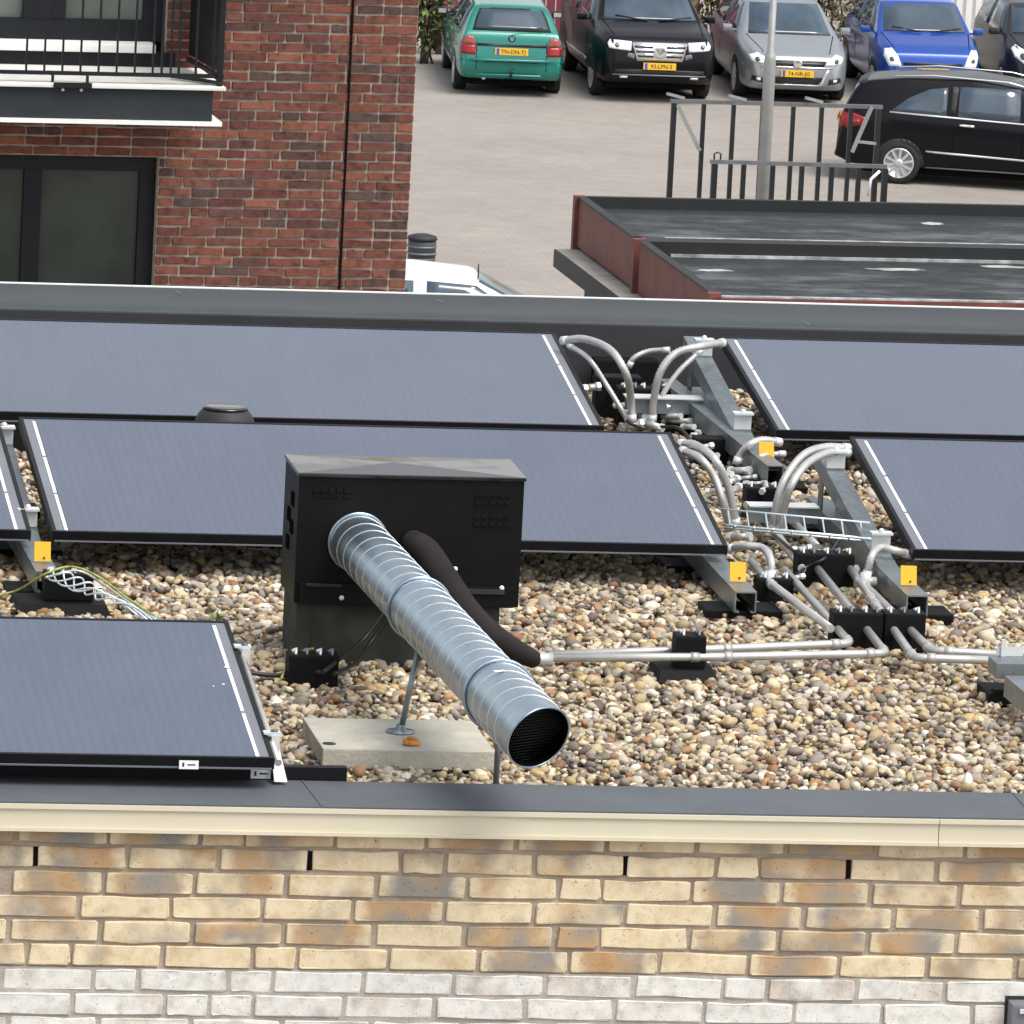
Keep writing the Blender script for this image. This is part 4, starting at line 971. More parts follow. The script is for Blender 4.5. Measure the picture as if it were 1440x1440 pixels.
# bricks
RCO = 0.0608
rmeshes = [brick_mesh(0.2065, 0.0470, 0.035, 300+i, rough=0.0032) for i in range(6)]; rheads = [brick_mesh(0.0975, 0.0470, 0.035, 330+i, rough=0.0032) for i in range(3)]
for me in rmeshes+rheads: me.materials.append(M['red_brick'])
rcols = [(0.140, 0.045, 0.031), (0.160, 0.050, 0.033), (0.122, 0.038, 0.028), (0.170, 0.058, 0.038), (0.105, 0.036, 0.029), (0.088, 0.036, 0.030), (0.132, 0.046, 0.034), (0.150, 0.045, 0.031), (0.118, 0.040, 0.030), (0.072, 0.038, 0.033)]
ztop = wpt(400, -30)[1]; zbot = wpt(400, 440)[1]
ujoint = wpt(487, 200)[0]
cand = []
random.seed(5); ci = 0; z = ztop
while z > zbot-0.1:
    u = -0.003
    if ci % 2 == 0: cand.append((-0.003-0.05, z, True)); u -= 0.11
    if ci % 4 > 1: cand.append((u-0.05, z, True)); u -= 0.11
    while u > wpt(-60, 200)[0]:
        q_ = random.random(); h = q_ < 0.17; tq = 0.17 <= q_ < 0.34
        w_ = 0.11 if h else (0.167 if tq else 0.22)
        cand.append((u-w_/2+0.005, z, h, 0.745 if tq else 1.0)); u -= w_
    z -= RCO; ci += 1
def inwin(u, z, h):
    hw = 0.05 if h else 0.105
    if zwB-0.03 < z < zwT+0.02 and u+hw < uwR+hw*1.2 and u-hw < uwR: return True
    if zdB-0.01 < z and u-hw < udR: return True
    return False
fixed = []
for cd in cand:
    u, z, h = cd[:3]; k = cd[3] if len(cd) > 3 else 1.0; hw = (0.05 if h else 0.105)*k
    lim = uwR if zwB-0.03 < z < zwT else (udR if z > zdB-0.01 else None)
    if lim is not None:
        if u+hw < lim+0.03: continue
        if u-hw < lim+0.004: k *= (u+hw-lim-0.004)/(2*hw); u = (u+hw+lim+0.004)/2
    fixed.append((u, z, h, k))
cand = fixed
vis = []
O3 = np.array([corner[0], corner[1], 0.0])
for c in cand:
    P = O3+e1*c[0]+np.array([0, 0, c[1]]); px, py = proj(P)
    hid = (px < 305 and 62 < py < 182) or py > 412 or py < -8 or px < -25
    vis.append((hid, (c[2], px), c))
showing = sorted([v for v in vis if not v[0]], key=lambda v: v[1]); rest = [v for v in vis if v[0]]
ind = showing[:300] if len(showing) > 300 else showing; rest = rest+showing[300:]
for _, _, (u, z, h, sk) in ind:
    o = bpy.data.objects.new('brick', random.choice(rheads if h else rmeshes)); col.objects.link(o); o.parent = rw
    o.location = (u, random.uniform(-0.004, 0.004), cz(z)); k = random.uniform(1.0, 1.4); c = random.choice(rcols); o.color = (c[0]*k, c[1]*k*1.15, c[2]*k*1.18, 1); o.scale = (sk, 1, 1)
if rest:
    vs, fs, cs = [], [], []
    for _, _, (u, z, h, sk) in rest:
        me = random.choice(rheads if h else rmeshes); bo = len(vs); k = random.uniform(1.0, 1.4); c = random.choice(rcols)
        vs += [(v.co.x*sk+u, v.co.y, v.co.z+cz(z)) for v in me.vertices]; fs += [tuple(i+bo for i in p.vertices) for p in me.polygons]; cs += [(c[0]*k, c[1]*k, c[2]*k, 1)]*len(me.vertices)
    me = bpy.data.meshes.new('brickwork'); me.from_pydata(vs, [], fs); at = me.color_attributes.new('Col', 'FLOAT_COLOR', 'POINT'); at.data.foreach_set('color', np.array(cs, np.float32).reshape(-1))
    o = link_mesh('brickwork', me, rw, M['red_brick_joined']); o['kind'] = 'stuff'
# movement joint
b = MB(); b.box(ujoint-0.007, ujoint+0.007, -0.006, 0.02, cz(zbot-0.3), cz(ztop+0.1)); L(b, 'movement_joint', 'void')
# the two windows
def window(u0, u1, z0, z1, mull, glass, name='window', rec=0.09, fw=0.085):
    b = MB()
    b.box(u0, u0+fw, rec, rec+0.07, cz(z0), cz(z1)); b.box(u1-fw, u1, rec, rec+0.07, cz(z0), cz(z1))
    b.box(u0+fw, u1-fw, rec+0.001, rec+0.069, cz(z1-fw), cz(z1)); b.box(u0+fw, u1-fw, rec+0.001, rec+0.069, cz(z0), cz(z0+fw))
    for m_ in mull: b.box(m_-0.055, m_+0.055, rec-0.004, rec+0.066, cz(z0+fw), cz(z1-fw))
    wn = L(b, name, 'anthracite')
    edges = [u0+fw]+[e for m_ in mull for e in (m_-0.055, m_+0.055)]+[u1-fw]
    for i in range(0, len(edges), 2):
        b = MB(); b.box(edges[i], edges[i+1], rec+0.030, rec+0.040, cz(z0+fw), cz(z1-fw)); g = L(b, 'pane', glass, wn)
    b = MB(); b.box(u0, u1, rec+0.071, rec+0.2, cz(z0), cz(z1)); L(b, 'dark_room', 'void', wn)
    b = MB(); b.box(u0-0.001, u0+0.0, 0.0, rec, cz(z0), cz(z1))
    return wn
window(U0_+5.5, uwR-0.001, zwB, zwT, [wpt(48, 300)[0]], 'dark_glass', fw=0.10)
dm = wpt(65, 30)[0]
wn = window(U0_+5.5, udR-0.001, zdB+0.075, zdT, [dm], 'curtain_glass', name='balcony_door', fw=0.13)
b = MB(); b.box(dm-0.13, dm-0.056, 0.0845, 0.152, cz(zdB+0.206), cz(zdT-0.131)); b.box(dm+0.056, dm+0.13, 0.0845, 0.152, cz(zdB+0.206), cz(zdT-0.131)); L(b, 'sash', 'anthracite', wn)
usR = wpt(217, 66)[0]
b = MB(); b.box(U0_+5.5, usR, -0.06, 0.10, cz(zdB+0.02), cz(zdB+0.074), 0.012); L(b, 'sill', 'white_paint', wn)
b = MB(); b.box(U0_+5.5, udR+0.06, -0.012, 0.2, cz(zdB-0.16), cz(zdB+0.019)); L(b, 'threshold', 'anthracite', wn)
# downpipe-like dark return beside the balcony door
# balcony
BO = 0.85
ubR, zs1 = wpt(300, 122, BO); _, zs0 = wpt(150, 168, BO); zs1 = wpt(150, 119, BO)[1]
bal = MB()
bal.box(U0_+5.5, ubR, -BO, -0.004, cz(zs0), cz(zs1-0.02)); balc = L(bal, 'balcony', 'slab_paint')
b = MB(); b.box(U0_+5.5, ubR+0.075, -BO-0.03, -0.005, cz(zs1-0.0198), cz(zs1), 0.004); L(b, 'floor', 'balcony_floor', balc)
b = MB(); b.box(U0_+5.5, ubR+0.06, -BO-0.022, -0.006, cz(zs0-0.026), cz(zs0-0.0005)); L(b, 'bottom_rim', 'white_paint', balc)
zr0 = wpt(150, 104, BO-0.06)[1]; zr1 = zr0+1.05
b = MB(); b.bar((U0_+5.5, -BO+0.06, cz(zr0)), (ubR+0.07, -BO+0.06, cz(zr0)), 0.03, 0.022); b.bar((U0_+5.5, -BO+0.06, cz(zr1)), (ubR+0.07, -BO+0.06, cz(zr1)), 0.045, 0.03)
L(b, 'railing_rail', 'anthracite', balc)
u_last = wpt(240, 100, BO-0.06)[0]; sp = 24.9/(49.5/0.22)
k = 0
while True:
    u = u_last+0.0-k*sp
    if u < wpt(-10, 60)[0]: break
    b = MB(); b.bar((u, -BO+0.06, cz(zr0)), (u, -BO+0.06, cz(zr1)), 0.012, 0.012, (0, 1, 0)); L(b, 'baluster', 'anthracite', balc); k += 1
for px in (229, 253, 277, 301):
    u = wpt(px, 60, BO-0.06)[0]; b = MB(); b.bar((u, -BO+0.06, cz(zr0-0.0)), (u, -BO+0.06, cz(zr1)), 0.014, 0.014, (0, 1, 0)); L(b, 'baluster', 'anthracite', balc)
for px in (76, 125):
    u = wpt(px, 110, BO)[0]; b = MB(); b.bar((u, -BO+0.05, cz(zs1+0.001)), (u, -BO+0.05, cz(zr0-0.012)), 0.016, 0.016, (0, 1, 0)); L(b, 'rail_foot', 'anthracite', balc)
ua, ub = wpt(74, 118, BO)[0], wpt(128, 118, BO)[0]
b = MB(); b.box(ua, ub, -BO-0.04, -BO-0.031, cz(zs1-0.02), cz(zs1+0.012)); L(b, 'fixing_plate', 'anthracite', balc)
for px in (88, 114):
    u = wpt(px, 124, BO)[0]; b = MB(); b.lathe((u, -BO-0.001, cz(zs1-0.035)), [(0.010, 0), (0.010, -0.012), (0.005, -0.016)], 8, axis='y'); L(b, 'bolt', 'clamp', balc)
# side screen at the right end: dark panel with posts running back to the wall
uq = wpt(311, 50, BO-0.06)[0]; ur = wpt(268, 40, 0.05)[0]
b = MB(); b.bar((uq, -BO+0.05, cz(zs1)), (uq, -BO+0.05, cz(zr1)), 0.035, 0.035, (0, 1, 0)); L(b, 'post', 'anthracite', balc)
b = MB(); b.hexa([(uq-0.015, -BO+0.07, cz(zr0+0.03)), (uq, -BO+0.07, cz(zr0+0.03)), (ur+0.035, -0.02, cz(zr0+0.03)), (ur, -0.02, cz(zr0+0.03)), (uq-0.015, -BO+0.07, cz(zr1)), (uq, -BO+0.07, cz(zr1)), (ur+0.035, -0.02, cz(zr1)), (ur, -0.02, cz(zr1))]); L(b, 'side_screen', 'anthracite', balc)
b = MB(); b.bar((uq, -BO+0.06, cz(zr0)), (ur, -0.02, cz(zr0)), 0.03, 0.022); L(b, 'side_rail', 'gate_steel', balc)
b = MB(); b.bar((uq+0.01, -BO+0.02, cz(zs1+0.02)), (wpt(255, 92, BO)[0], -BO+0.30, cz(zs1+0.02)), 0.02, 0.02); L(b, 'rail_stay', 'gate_steel', balc)

# ------------------------------------------------------------------ garages
gz = -11.7
g00 = atz(1003, 413, gz); g01 = atz(812, 275, gz); g10 = atz(1440, 424, gz); g11 = atz(1440, 290, gz)
gax = g01-g00; gax /= np.linalg.norm(gax); gpx = np.array([gax[1], -gax[0], 0.0])
gl = np.linalg.norm(g01-g00)
gar = thing('garage_block', (g00[0], g00[1], GZ), 'flat roofed garage block with oxide red fascia boards behind the parapet', 'garage')
def G(u, v, z): return g00*np.array([1, 1, 0])+gpx*u+gax*v+np.array([0, 0, z])
def gbox(b, u0, u1, v0, v1, z0, z1):
    return b.hexa([G(u0, v0, z0), G(u1, v0, z0), G(u1, v1, z0), G(u0, v1, z0), G(u0, v0, z1), G(u1, v0, z1), G(u1, v1, z1), G(u0, v1, z1)])
GW = 16.0
b = MB(); gbox(b, 0.35, GW, 0.3, gl-0.3, GZ, gz-0.55); b.build('garage_wall', M['concrete_beam'], gar)
vm = (atz(897, 337, gz)-g00)@gax
b = MB(); gbox(b, 0.09, GW, 0.12, vm, gz-0.5, gz-0.20); gbox(b, 0.09, GW, vm+0.3, gl-0.1, gz-0.5, gz-0.14)
roof = b.build('roof', M['bitumen'], gar)
b = MB(); gbox(b, 0.10, GW, vm+0.002, vm+0.298, gz-0.45, gz-0.02); b.build('roof_divider', M['bitumen_edge'], gar)
b = MB(); gbox(b, 0.4, GW, vm+0.30, vm+0.36, gz-0.13, gz-0.015); b.build('divider_edge', M['flashing'], gar)
b = MB(); gbox(b, 0.4, GW, vm-0.05, vm-0.003, gz-0.199, gz-0.165); b.build('divider_flashing', M['flashing'], gar)
b = MB(); gbox(b, 0.0, GW, gl-0.099, gl, gz-0.5, gz); b.build('rear_rim', M['bitumen_edge'], gar)
b = MB(); gbox(b, 0.0, GW, 0.0, 0.119, gz-0.45, gz-0.05); b.build('front_rim', M['fascia_red'], gar)
b = MB(); gbox(b, 0.0, GW, 0.02, 0.10, gz-0.049, gz-0.03); b.build('front_cap', M['flashing'], gar)
# patches of pale stain on the roof
rs = random.Random(3)
for i, (px, py, ln, wd) in enumerate(((1005, 376, 0.5, 0.05), (1310, 317, 0.30, 0.06), (1410, 371, 0.7, 0.05), (1260, 375, 0.8, 0.05))):
    P = atz(px, py, gz-0.16); q = (P-g00)@gpx, (P-g00)@gax; b = MB(); n = 18; vs = []
    hz = gz-0.137 if q[1] > vm+0.3 else gz-0.197
    for k in range(n):
        a = 2*math.pi*k/n; r_ = rs.uniform(0.6, 1.1); vs.append(G(q[0]+ln/2*math.cos(a)*r_, q[1]+wd*2*math.sin(a)*r_, hz))
    vs2 = [(v[0], v[1], v[2]+0.004) for v in vs]
    b.add(list(vs)+vs2, [tuple(range(n, 2*n))]+[(k, (k+1) % n, n+(k+1) % n, n+k) for k in range(n)]); b.build('roof_stain', M['lead_wash'], roof)
# side fascia boards in two bays with posts, on a concrete ledge
for (v0, v1) in ((0.0, vm), (vm+0.16, gl)):
    b = MB(); gbox(b, 0.0, 0.085, v0+0.12, v1-0.10, gz-0.62, gz-0.03); bd_ = b.build('fascia_board', M['fascia_red'], gar)
    b = MB(); gbox(b, -0.01, 0.10, v0+0.12, v1-0.10, gz-0.0295, gz-0.002); b.build('board_cap', M['bitumen_edge'], bd_)
for v in (0.0, vm, gl-0.1):
    b = MB(); gbox(b, -0.05, 0.10, v, v+0.115, gz-0.72, gz+0.004); b.build('fascia_post', M['fascia_red'], gar)
v1 = (atz(780, 348, gz-0.66)-g00)@gax
b = MB(); gbox(b, -0.26, 0.34, 0.9, gl-0.1, gz-0.90, gz-0.66); b.build('ledge', M['concrete_beam'], gar)
b = MB(); gbox(b, -0.285, -0.262, 0.9, gl-0.1, gz-0.88, gz-0.665); b.build('ledge_edge', M['bitumen_edge'], gar)
b = MB(); gbox(b, 0.02, 0.30, 1.0, gl-0.6, GZ, gz-0.905); b.build('side_wall', M['bitumen_edge'], gar)

# ------------------------------------------------------------------ lamp post, steel gates
LY = 117.5
a = aty(1072, 282, LY); t = thing('lamp_post', (a[0], a[1], GZ), 'slim grey galvanised lamp post standing behind the garages', 'lamp post')
zk = aty(1078, 72, LY)[2]; zb_ = GZ
b = MB(); b.lathe((a[0], LY, 0), [(0.085, GZ), (0.078, zk-0.12), (0.070, zk-0.04), (0.047, zk), (0.040, zk+4.0)], 20); b.build('pole', M['lamp_steel'], t)
b = MB(); b.lathe((a[0], LY, 0), [(0.13, GZ), (0.13, GZ+0.03), (0.09, GZ+0.05)], 20); b.build('base', M['lamp_steel'], t)
b = MB(); b.box(a[0]-0.08, a[0]+0.08, LY-0.7, LY+0.05, zk+4.001, zk+4.12, 0.02); b.build('lamp_head', M['lamp_steel'], t)
def bars(label, Y, x0, x1, ytop, posts, thick, braces=(), rails=()):
    a0 = aty(x0, ytop, Y); a1 = aty(x1, ytop+(x1-x0)*0.022, Y); zt = (a0[2]+a1[2])/2
    t = thing('steel_gate', (a0[0], Y, GZ), label, 'gate', 'steel gates behind the garages')
    b = MB(); b.bar((a0[0]-0.03, Y, zt), (a1[0]+0.03, Y, zt), 0.05, 0.05); b.build('top_rail', M['lamp_dark'], t)
    b = MB(); b.bar((a0[0], Y, GZ+0.15), (a1[0], Y, GZ+0.15), 0.05, 0.05); b.build('bottom_rail', M['gate_steel'], t)
    for i, p in enumerate(posts):
        q = aty(p, ytop+40, Y); th = thick*(1.25 if i in (0, len(posts)-1) else 1.0)
        b = MB(); b.bar((q[0], Y, GZ), (q[0], Y, zt-0.031), th, th, (0, 1, 0)); b.build('post', M['gate_steel'], t)
    for (pa, qa, pb, qb) in braces:
        A, B = aty(pa, qa, Y-0.05), aty(pb, qb, Y-0.05); b = MB(); b.bar(A, B, 0.05, 0.04, (0, 1, 0)); b.build('brace', M['lamp_steel'], t)
    for (pa, qa, pb, qb) in rails:
        A, B = aty(pa, qa, Y-0.05), aty(pb, qb, Y-0.05); b = MB(); b.bar(A, B, 0.035, 0.035, (0, 1, 0)); b.build('rail', M['lamp_steel'], t)
    return t, zt
t, zt = bars('tall dark steel bar gate left of the black hatchback', 118.6, 946, 1238, 143, [946, 988, 1030, 1071, 1114, 1154, 1195, 1234], 0.055, [(953, 148, 984, 212), (1226, 150, 1198, 214)], [(1205, 199, 1232, 202)])
for px in (950, 1037, 1145):
    q = aty(px, 136, 118.6); b = MB(); b.bar((q[0]-0.12, 118.55, zt+0.10), (q[0]+0.12, 118.65, zt+0.035), 0.05, 0.04); b.build('hinge', M['lamp_steel'], t)
t, zt = bars('lower dark steel bar gate in front of the tall gate', 116.4, 1002, 1244, 228, [1003, 1044, 1085, 1126, 1168, 1206, 1243], 0.06)
q = aty(1009, 219, 116.4); b = MB(); b.tube([(q[0]-0.04, 116.4, zt+0.03), (q[0]-0.045, 116.4, zt+0.10), (q[0], 116.4, zt+0.125), (q[0]+0.045, 116.4, zt+0.10), (q[0]+0.04, 116.4, zt+0.03)], 0.012, 6); b.build('latch_ring', M['gate_steel'], t)
q = aty(1236, 240, 116.4); b = MB(); b.tube([(q[0], 116.35, q[2]), (q[0]-0.12, 116.3, q[2]-0.10), (q[0]-0.14, 116.3, q[2]-0.32)], 0.02, 6); b.build('lock_bar', M['sticker'], t)

# ------------------------------------------------------------------ litter bin
a = atz(594, 412, GZ); q = aty(594, 338, a[1])
bY = 121.0
top = aty(594, 336, bY); t = thing('litter_bin', (top[0], bY, GZ), 'round ribbed dark grey litter bin beside the red brick corner', 'bin')
hz = top[2]; rb_ = 0.20
b = MB(); b.lathe((top[0], bY, 0), [(rb_*0.85, GZ), (rb_*0.93, hz-0.42), (rb_, hz-0.40), (rb_*0.94, hz-0.30), (rb_*0.94, hz-0.24)], 24); b.build('drum', M['bin'], t)
b = MB(); b.lathe((top[0], bY, 0), [(rb_*0.94, hz-0.239), (rb_*0.96, hz-0.03), (rb_*0.9, hz-0.016)], 24); b.build('upper_drum', M['bin'], t)
for k in range(2):
    b = MB(); b.lathe((top[0], bY, hz-0.20+k*0.09), [(rb_*0.97, 0), (rb_*1.02, 0.008), (rb_*1.02, 0.022), (rb_*0.97, 0.03)], 24); b.build('ring', M['lamp_dark'], t)
b = MB(); b.lathe((top[0], bY, hz-0.02), [(rb_*0.9, 0.005), (rb_*1.03, 0.02), (rb_*0.95, 0.06), (rb_*0.5, 0.085), (0.03, 0.09)], 24); b.build('lid', M['membrane_dark'], t)

# ------------------------------------------------------------------ vehicles
def text_mesh(body, height):
    cu = bpy.data.curves.new('lettering', 'FONT'); cu.body = body; cu.align_x = 'CENTER'; cu.align_y = 'CENTER'; cu.size = height; cu.extrude = 0.001; cu.offset = height*0.004
    ob = bpy.data.objects.new('lettering_tmp', cu); col.objects.link(ob)
    dg = bpy.context.evaluated_depsgraph_get(); me = bpy.data.meshes.new_from_object(ob.evaluated_get(dg))
    bpy.data.objects.remove(ob); bpy.data.curves.remove(cu); me.name = 'lettering'; return me
class Car:
    def __init__(s, name, label, paint_, L_, prof, wheels, wr, loc, rz, cat='car'):
        s.t = thing(name, loc, label, cat, 'parked cars', rz=rz)
        ks = lambda k: (np.array([p[0] for p in sorted(prof[k])]), np.array([p[1] for p in sorted(prof[k])]))
        xs = np.unique(np.concatenate([np.linspace(-L_/2, L_/2, 61), np.linspace(-L_/2, -L_/2+0.22, 12), np.linspace(L_/2-0.22, L_/2, 12)]))
        def curve(k, sm=0.05):
            X, Z = ks(k); acc = np.zeros(len(xs)); o_ = np.linspace(-sm, sm, 7)
            for d in o_: acc += np.interp(np.clip(xs+d*np.clip((L_/2-np.abs(xs))/0.15, 0, 1), X[0], X[-1]), X, Z)
            return acc/len(o_)
        zt, zb_, w_, wt, z0 = curve('top'), curve('belt', 0.04), curve('w', 0.12), curve('wt', 0.08), curve('bot', 0.05)
        secs = []
        for i in range(len(xs)):
            h = zt[i]-zb_[i]; d = zb_[i]-z0[i]
            half = [(0, z0[i]), (w_[i]*0.80, z0[i]), (w_[i]*0.965, z0[i]+d*0.10), (w_[i], z0[i]+d*0.45), (w_[i]*0.99, z0[i]+d*0.85), (w_[i]*0.955, zb_[i]), (w_[i]*0.955*0.45+wt[i]*0.55, zb_[i]+h*0.55), (wt[i], zb_[i]+h*0.90), (wt[i]*0.82, zb_[i]+h*0.985), (0, zt[i])]
            half = [np.array([0, a, b_]) for a, b_ in half]
            sp_ = spline(half, 3); sp_[0][1] = 0; sp_[-1][1] = 0
            full = sp_+[np.array([0, -p[1], p[2]]) for p in sp_[-2:0:-1]]
            secs.append([(xs[i], p[1], p[2]) for p in full])
        n = len(secs[0]); vs = [p for sct in secs for p in sct]; fs = []
        for i in range(len(secs)-1):
            for k in range(n): fs.append((i*n+k, i*n+(k+1) % n, (i+1)*n+(k+1) % n, (i+1)*n+k))
        fs.append(tuple(range(n))); fs.append(tuple((len(secs)-1)*n+k for k in reversed(range(n))))
        b = MB(); b.add(vs, fs, True); s.body = b.build('body', M[paint_], s.t, world=False)
        s.bvh = BVHTree.FromPolygons([Vector(v) for v in vs], fs); s.W = max(w_); s.wr = wr
        s.paint = paint_
        for (wx, wy) in wheels:
            s.wheel(wx, wy)
    def wheel(s, wx, wy):
        sg = 1 if wy > 0 else -1; r = s.wr
        b = MB(); b.lathe((wx, wy, r), [(r*0.62, -0.10*sg), (r*0.93, -0.10*sg), (r, -0.075*sg), (r, 0.075*sg), (r*0.93, 0.10*sg), (r*0.70, 0.104*sg), (r*0.66, 0.085*sg)], 32, axis='y'); wl = b.build('wheel', M['tyre'], s.t, world=False)
        b = MB(); b.lathe((wx, wy+0.088*sg, r), [(r*0.70, 0), (r*0.72, 0.018*sg), (r*0.66, 0.018*sg), (r*0.645, 0.0)], 32, axis='y')
        for k in range(10):
            a = 2*math.pi*k/10+0.2
            b.bar((wx+math.cos(a)*r*0.12, wy+0.100*sg, r+math.sin(a)*r*0.12), (wx+math.cos(a)*r*0.67, wy+0.100*sg, r+math.sin(a)*r*0.67), 0.040, 0.016, (0, 1, 0))
        b.lathe((wx, wy+0.093*sg, r), [(r*0.20, 0), (r*0.19, 0.022*sg), (r*0.08, 0.026*sg)], 16, axis='y'); b.build('rim', M['rim'], wl, world=False)
        # dark arch around the wheel
        n = 26; poly = [(wx+r*1.17*math.cos(math.pi*k/n), r+r*1.17*math.sin(math.pi*k/n)) for k in range(n+1)]+[(wx-r*1.17, r*0.75), (wx+r*1.17, r*0.75)]
        s.drape('S+' if sg > 0 else 'S-', poly, 'black_trim', 'wheel_arch', 0.004)
    def drape(s, view, poly, mat, name, off=0.006, parent=None, depth=0.02, cuts=2):
        bm = bmesh.new(); vs = [bm.verts.new((p[0], p[1], 0)) for p in poly]; f = bm.faces.new(vs)
        bmesh.ops.triangulate(bm, faces=[f])
        for _ in range(cuts): bmesh.ops.subdivide_edges(bm, edges=[e for e in bm.edges if e.calc_length() > 0.05], cuts=1, use_grid_fill=True)
        bmesh.ops.triangulate(bm, faces=bm.faces[:])
        hits = []
        for v in bm.verts:
            a, c_ = v.co.x, v.co.y
            o, d = {'F': ((5, a, c_), (-1, 0, 0)), 'R': ((-5, a, c_), (1, 0, 0)), 'S+': ((a, 5, c_), (0, -1, 0)), 'S-': ((a, -5, c_), (0, 1, 0)), 'T': ((a, c_, 5), (0, 0, -1))}[view]
            h, nn, _, _ = s.bvh.ray_cast(Vector(o), Vector(d))
            hits.append((v, Vector(o), Vector(d), h, nn))
        good = [x for x in hits if x[3] is not None]
        if not good: bm.free(); return None
        for v, o, d, h, nn in hits:
            if h is None:
                g = min(good, key=lambda q: (q[1]-o).length); h = o+d*((g[3]-g[1]).dot(d))
            v.co = h-d*off
        D_ = {'F': Vector((-1, 0, 0)), 'R': Vector((1, 0, 0)), 'S+': Vector((0, -1, 0)), 'S-': Vector((0, 1, 0)), 'T': Vector((0, 0, -1))}[view]
        be = [e for e in bm.edges if e.is_boundary]
        r = bmesh.ops.extrude_edge_only(bm, edges=be)
        for g in r['geom']:
            if isinstance(g, bmesh.types.BMVert): g.co += D_*depth
        bmesh.ops.recalc_face_normals(bm, faces=bm.faces[:])
        me = bpy.data.meshes.new(name); bm.to_mesh(me); bm.free()
        for p in me.polygons: p.use_smooth = True
        return link_mesh(name, me, parent or s.t, M[mat])
    def both(s, view, poly, *a, **k):
        o1 = s.drape(view, poly, *a, **k); o2 = s.drape(view, [(-p[0], p[1]) for p in reversed(poly)], *a, **k); return o1, o2
    def sides(s, poly, *a, **k):
        return s.drape('S+', poly, *a, **k), s.drape('S-', poly, *a, **k)
    def plate(s, view, z, text, x):
        sg = 1 if view == 'F' else -1
        b = MB(); b.box(x-0.006, x+0.006, -0.26, 0.26, z-0.055, z+0.055, 0.004); p = b.build('number_plate', M['plate_yellow'], s.t, world=False)
        xx = x+sg*0.0065
        b = MB(); y0 = 0.215*sg; b.box(min(xx, xx+sg*0.001), max(xx, xx+sg*0.001), -0.022-y0-0.015*0, 0.022-y0, z-0.05, z+0.05); b.build('country_band', M['plate_blue'], p, world=False)
        me = text_mesh(text, 0.088); o = link_mesh('lettering', me, p, M['ink'])
        o.matrix_local = Matrix(((0, 0, sg, xx+sg*0.001), (sg, 0, 0, 0.028*sg), (0, 1, 0, z-0.004), (0, 0, 0, 1)))
    def mirrors(s, x, y, z, mat):
        for sg in (-1, 1):
            b = MB(); b.box(x-0.06, x+0.05, min(sg*y, sg*(y+0.16)), max(sg*y, sg*(y+0.16)), z-0.01, z+0.10, 0.04)
            b.box(x-0.02, x+0.02, min(sg*(y-0.10), sg*(y+0.02)), max(sg*(y-0.10), sg*(y+0.02)), z+0.0, z+0.03); o = b.build('wing_mirror', M[mat], s.t, world=False)
            b = MB(); b.box(x-0.066, x-0.061, min(sg*(y+0.02), sg*(y+0.14)), max(sg*(y+0.02), sg*(y+0.14)), z+0.01, z+0.08); b.build('mirror_glass', M['chrome'], o, world=False)
    def emblem(s, view, z, r, mat, x, flat=1.0):
        sg = 1 if view == 'F' else -1
        b = MB(); pts = [(x, r*math.cos(2*math.pi*k/20), z+r*flat*math.sin(2*math.pi*k/20)) for k in range(21)]; b.tube(pts, r*0.16, 6, caps=False)
        o = b.build('emblem', M[mat], s.t, world=False); return o

def place(px, py, ax_x, ang, ay=0.0):
    """centre of a car whose axle point (ax_x, ay) stands on the pixel; ang = heading"""
    A = atz(px, py, GZ); c_, s_ = math.cos(ang), math.sin(ang)
    return (A[0]-(c_*ax_x-s_*ay), A[1]-(s_*ax_x+c_*ay), GZ)
deg = math.radians
# ---- green hatchback, rear to the camera
hd = deg(85.5)
P_ = dict(top=[(-2.03, .55), (-2.02, .66), (-1.97, .80), (-1.93, .97), (-1.86, 1.02), (-1.52, 1.33), (-1.40, 1.375), (-.2, 1.42), (.35, 1.38), (1.05, .97), (1.85, .80), (2.0, .62), (2.03, .5)],
          belt=[(-2.03, .50), (-1.98, .72), (-1.92, .90), (1.0, .90), (1.85, .73), (2.03, .44)], w=[(-2.03, .76), (-1.9, .825), (-1, .85), (1, .85), (1.7, .82), (2.03, .66)],
          wt=[(-2.03, .70), (-1.93, .74), (-1.5, .60), (-1.3, .57), (.35, .57), (1.05, .70), (1.85, .66), (2.03, .5)], bot=[(-2.03, .34), (-1.95, .27), (1.9, .22), (2.03, .3)])
g = Car('parked_car', 'green hatchback parked with its tail towards the camera', 'green_paint', 4.06, P_, [(-1.22, .74), (-1.22, -.74), (1.25, .74), (1.25, -.74)], .30, place(711, 127, -1.22, hd), hd)
g.drape('R', [(-.62, 1.02), (.62, 1.02), (.56, 1.20), (.49, 1.34), (-.49, 1.34), (-.56, 1.20)], 'black_trim', 'window_seal', .004)
g.drape('R', [(-.575, 1.05), (.575, 1.05), (.52, 1.21), (.46, 1.315), (-.46, 1.315), (-.52, 1.21)], 'car_glass', 'rear_window', .010)
g.both('R', [(.56, .66), (.79, .66), (.80, .80), (.56, .80)], 'tail_red', 'tail_light', .012)
g.both('R', [(.56, .805), (.80, .805), (.77, .90), (.70, .945), (.60, .93)], 'tail_pink', 'tail_light_top', .012)
g.drape('R', [(-.54, .79), (.54, .79), (.54, .83), (-.54, .83)], 'black_trim', 'tailgate_strip', .006)
g.drape('R', [(-.80, .565), (.80, .565), (.81, .60), (-.81, .60)], 'green_paint', 'bumper_lip', .055, depth=.06)
g.drape('R', [(-.80, .545), (.80, .545), (.80, .562), (-.80, .562)], 'black_trim', 'bumper_groove', .008)
g.drape('R', [(-.74, .29), (.74, .29), (.80, .36), (-.80, .36)], 'green_paint', 'bumper_skirt', .03, depth=.05)
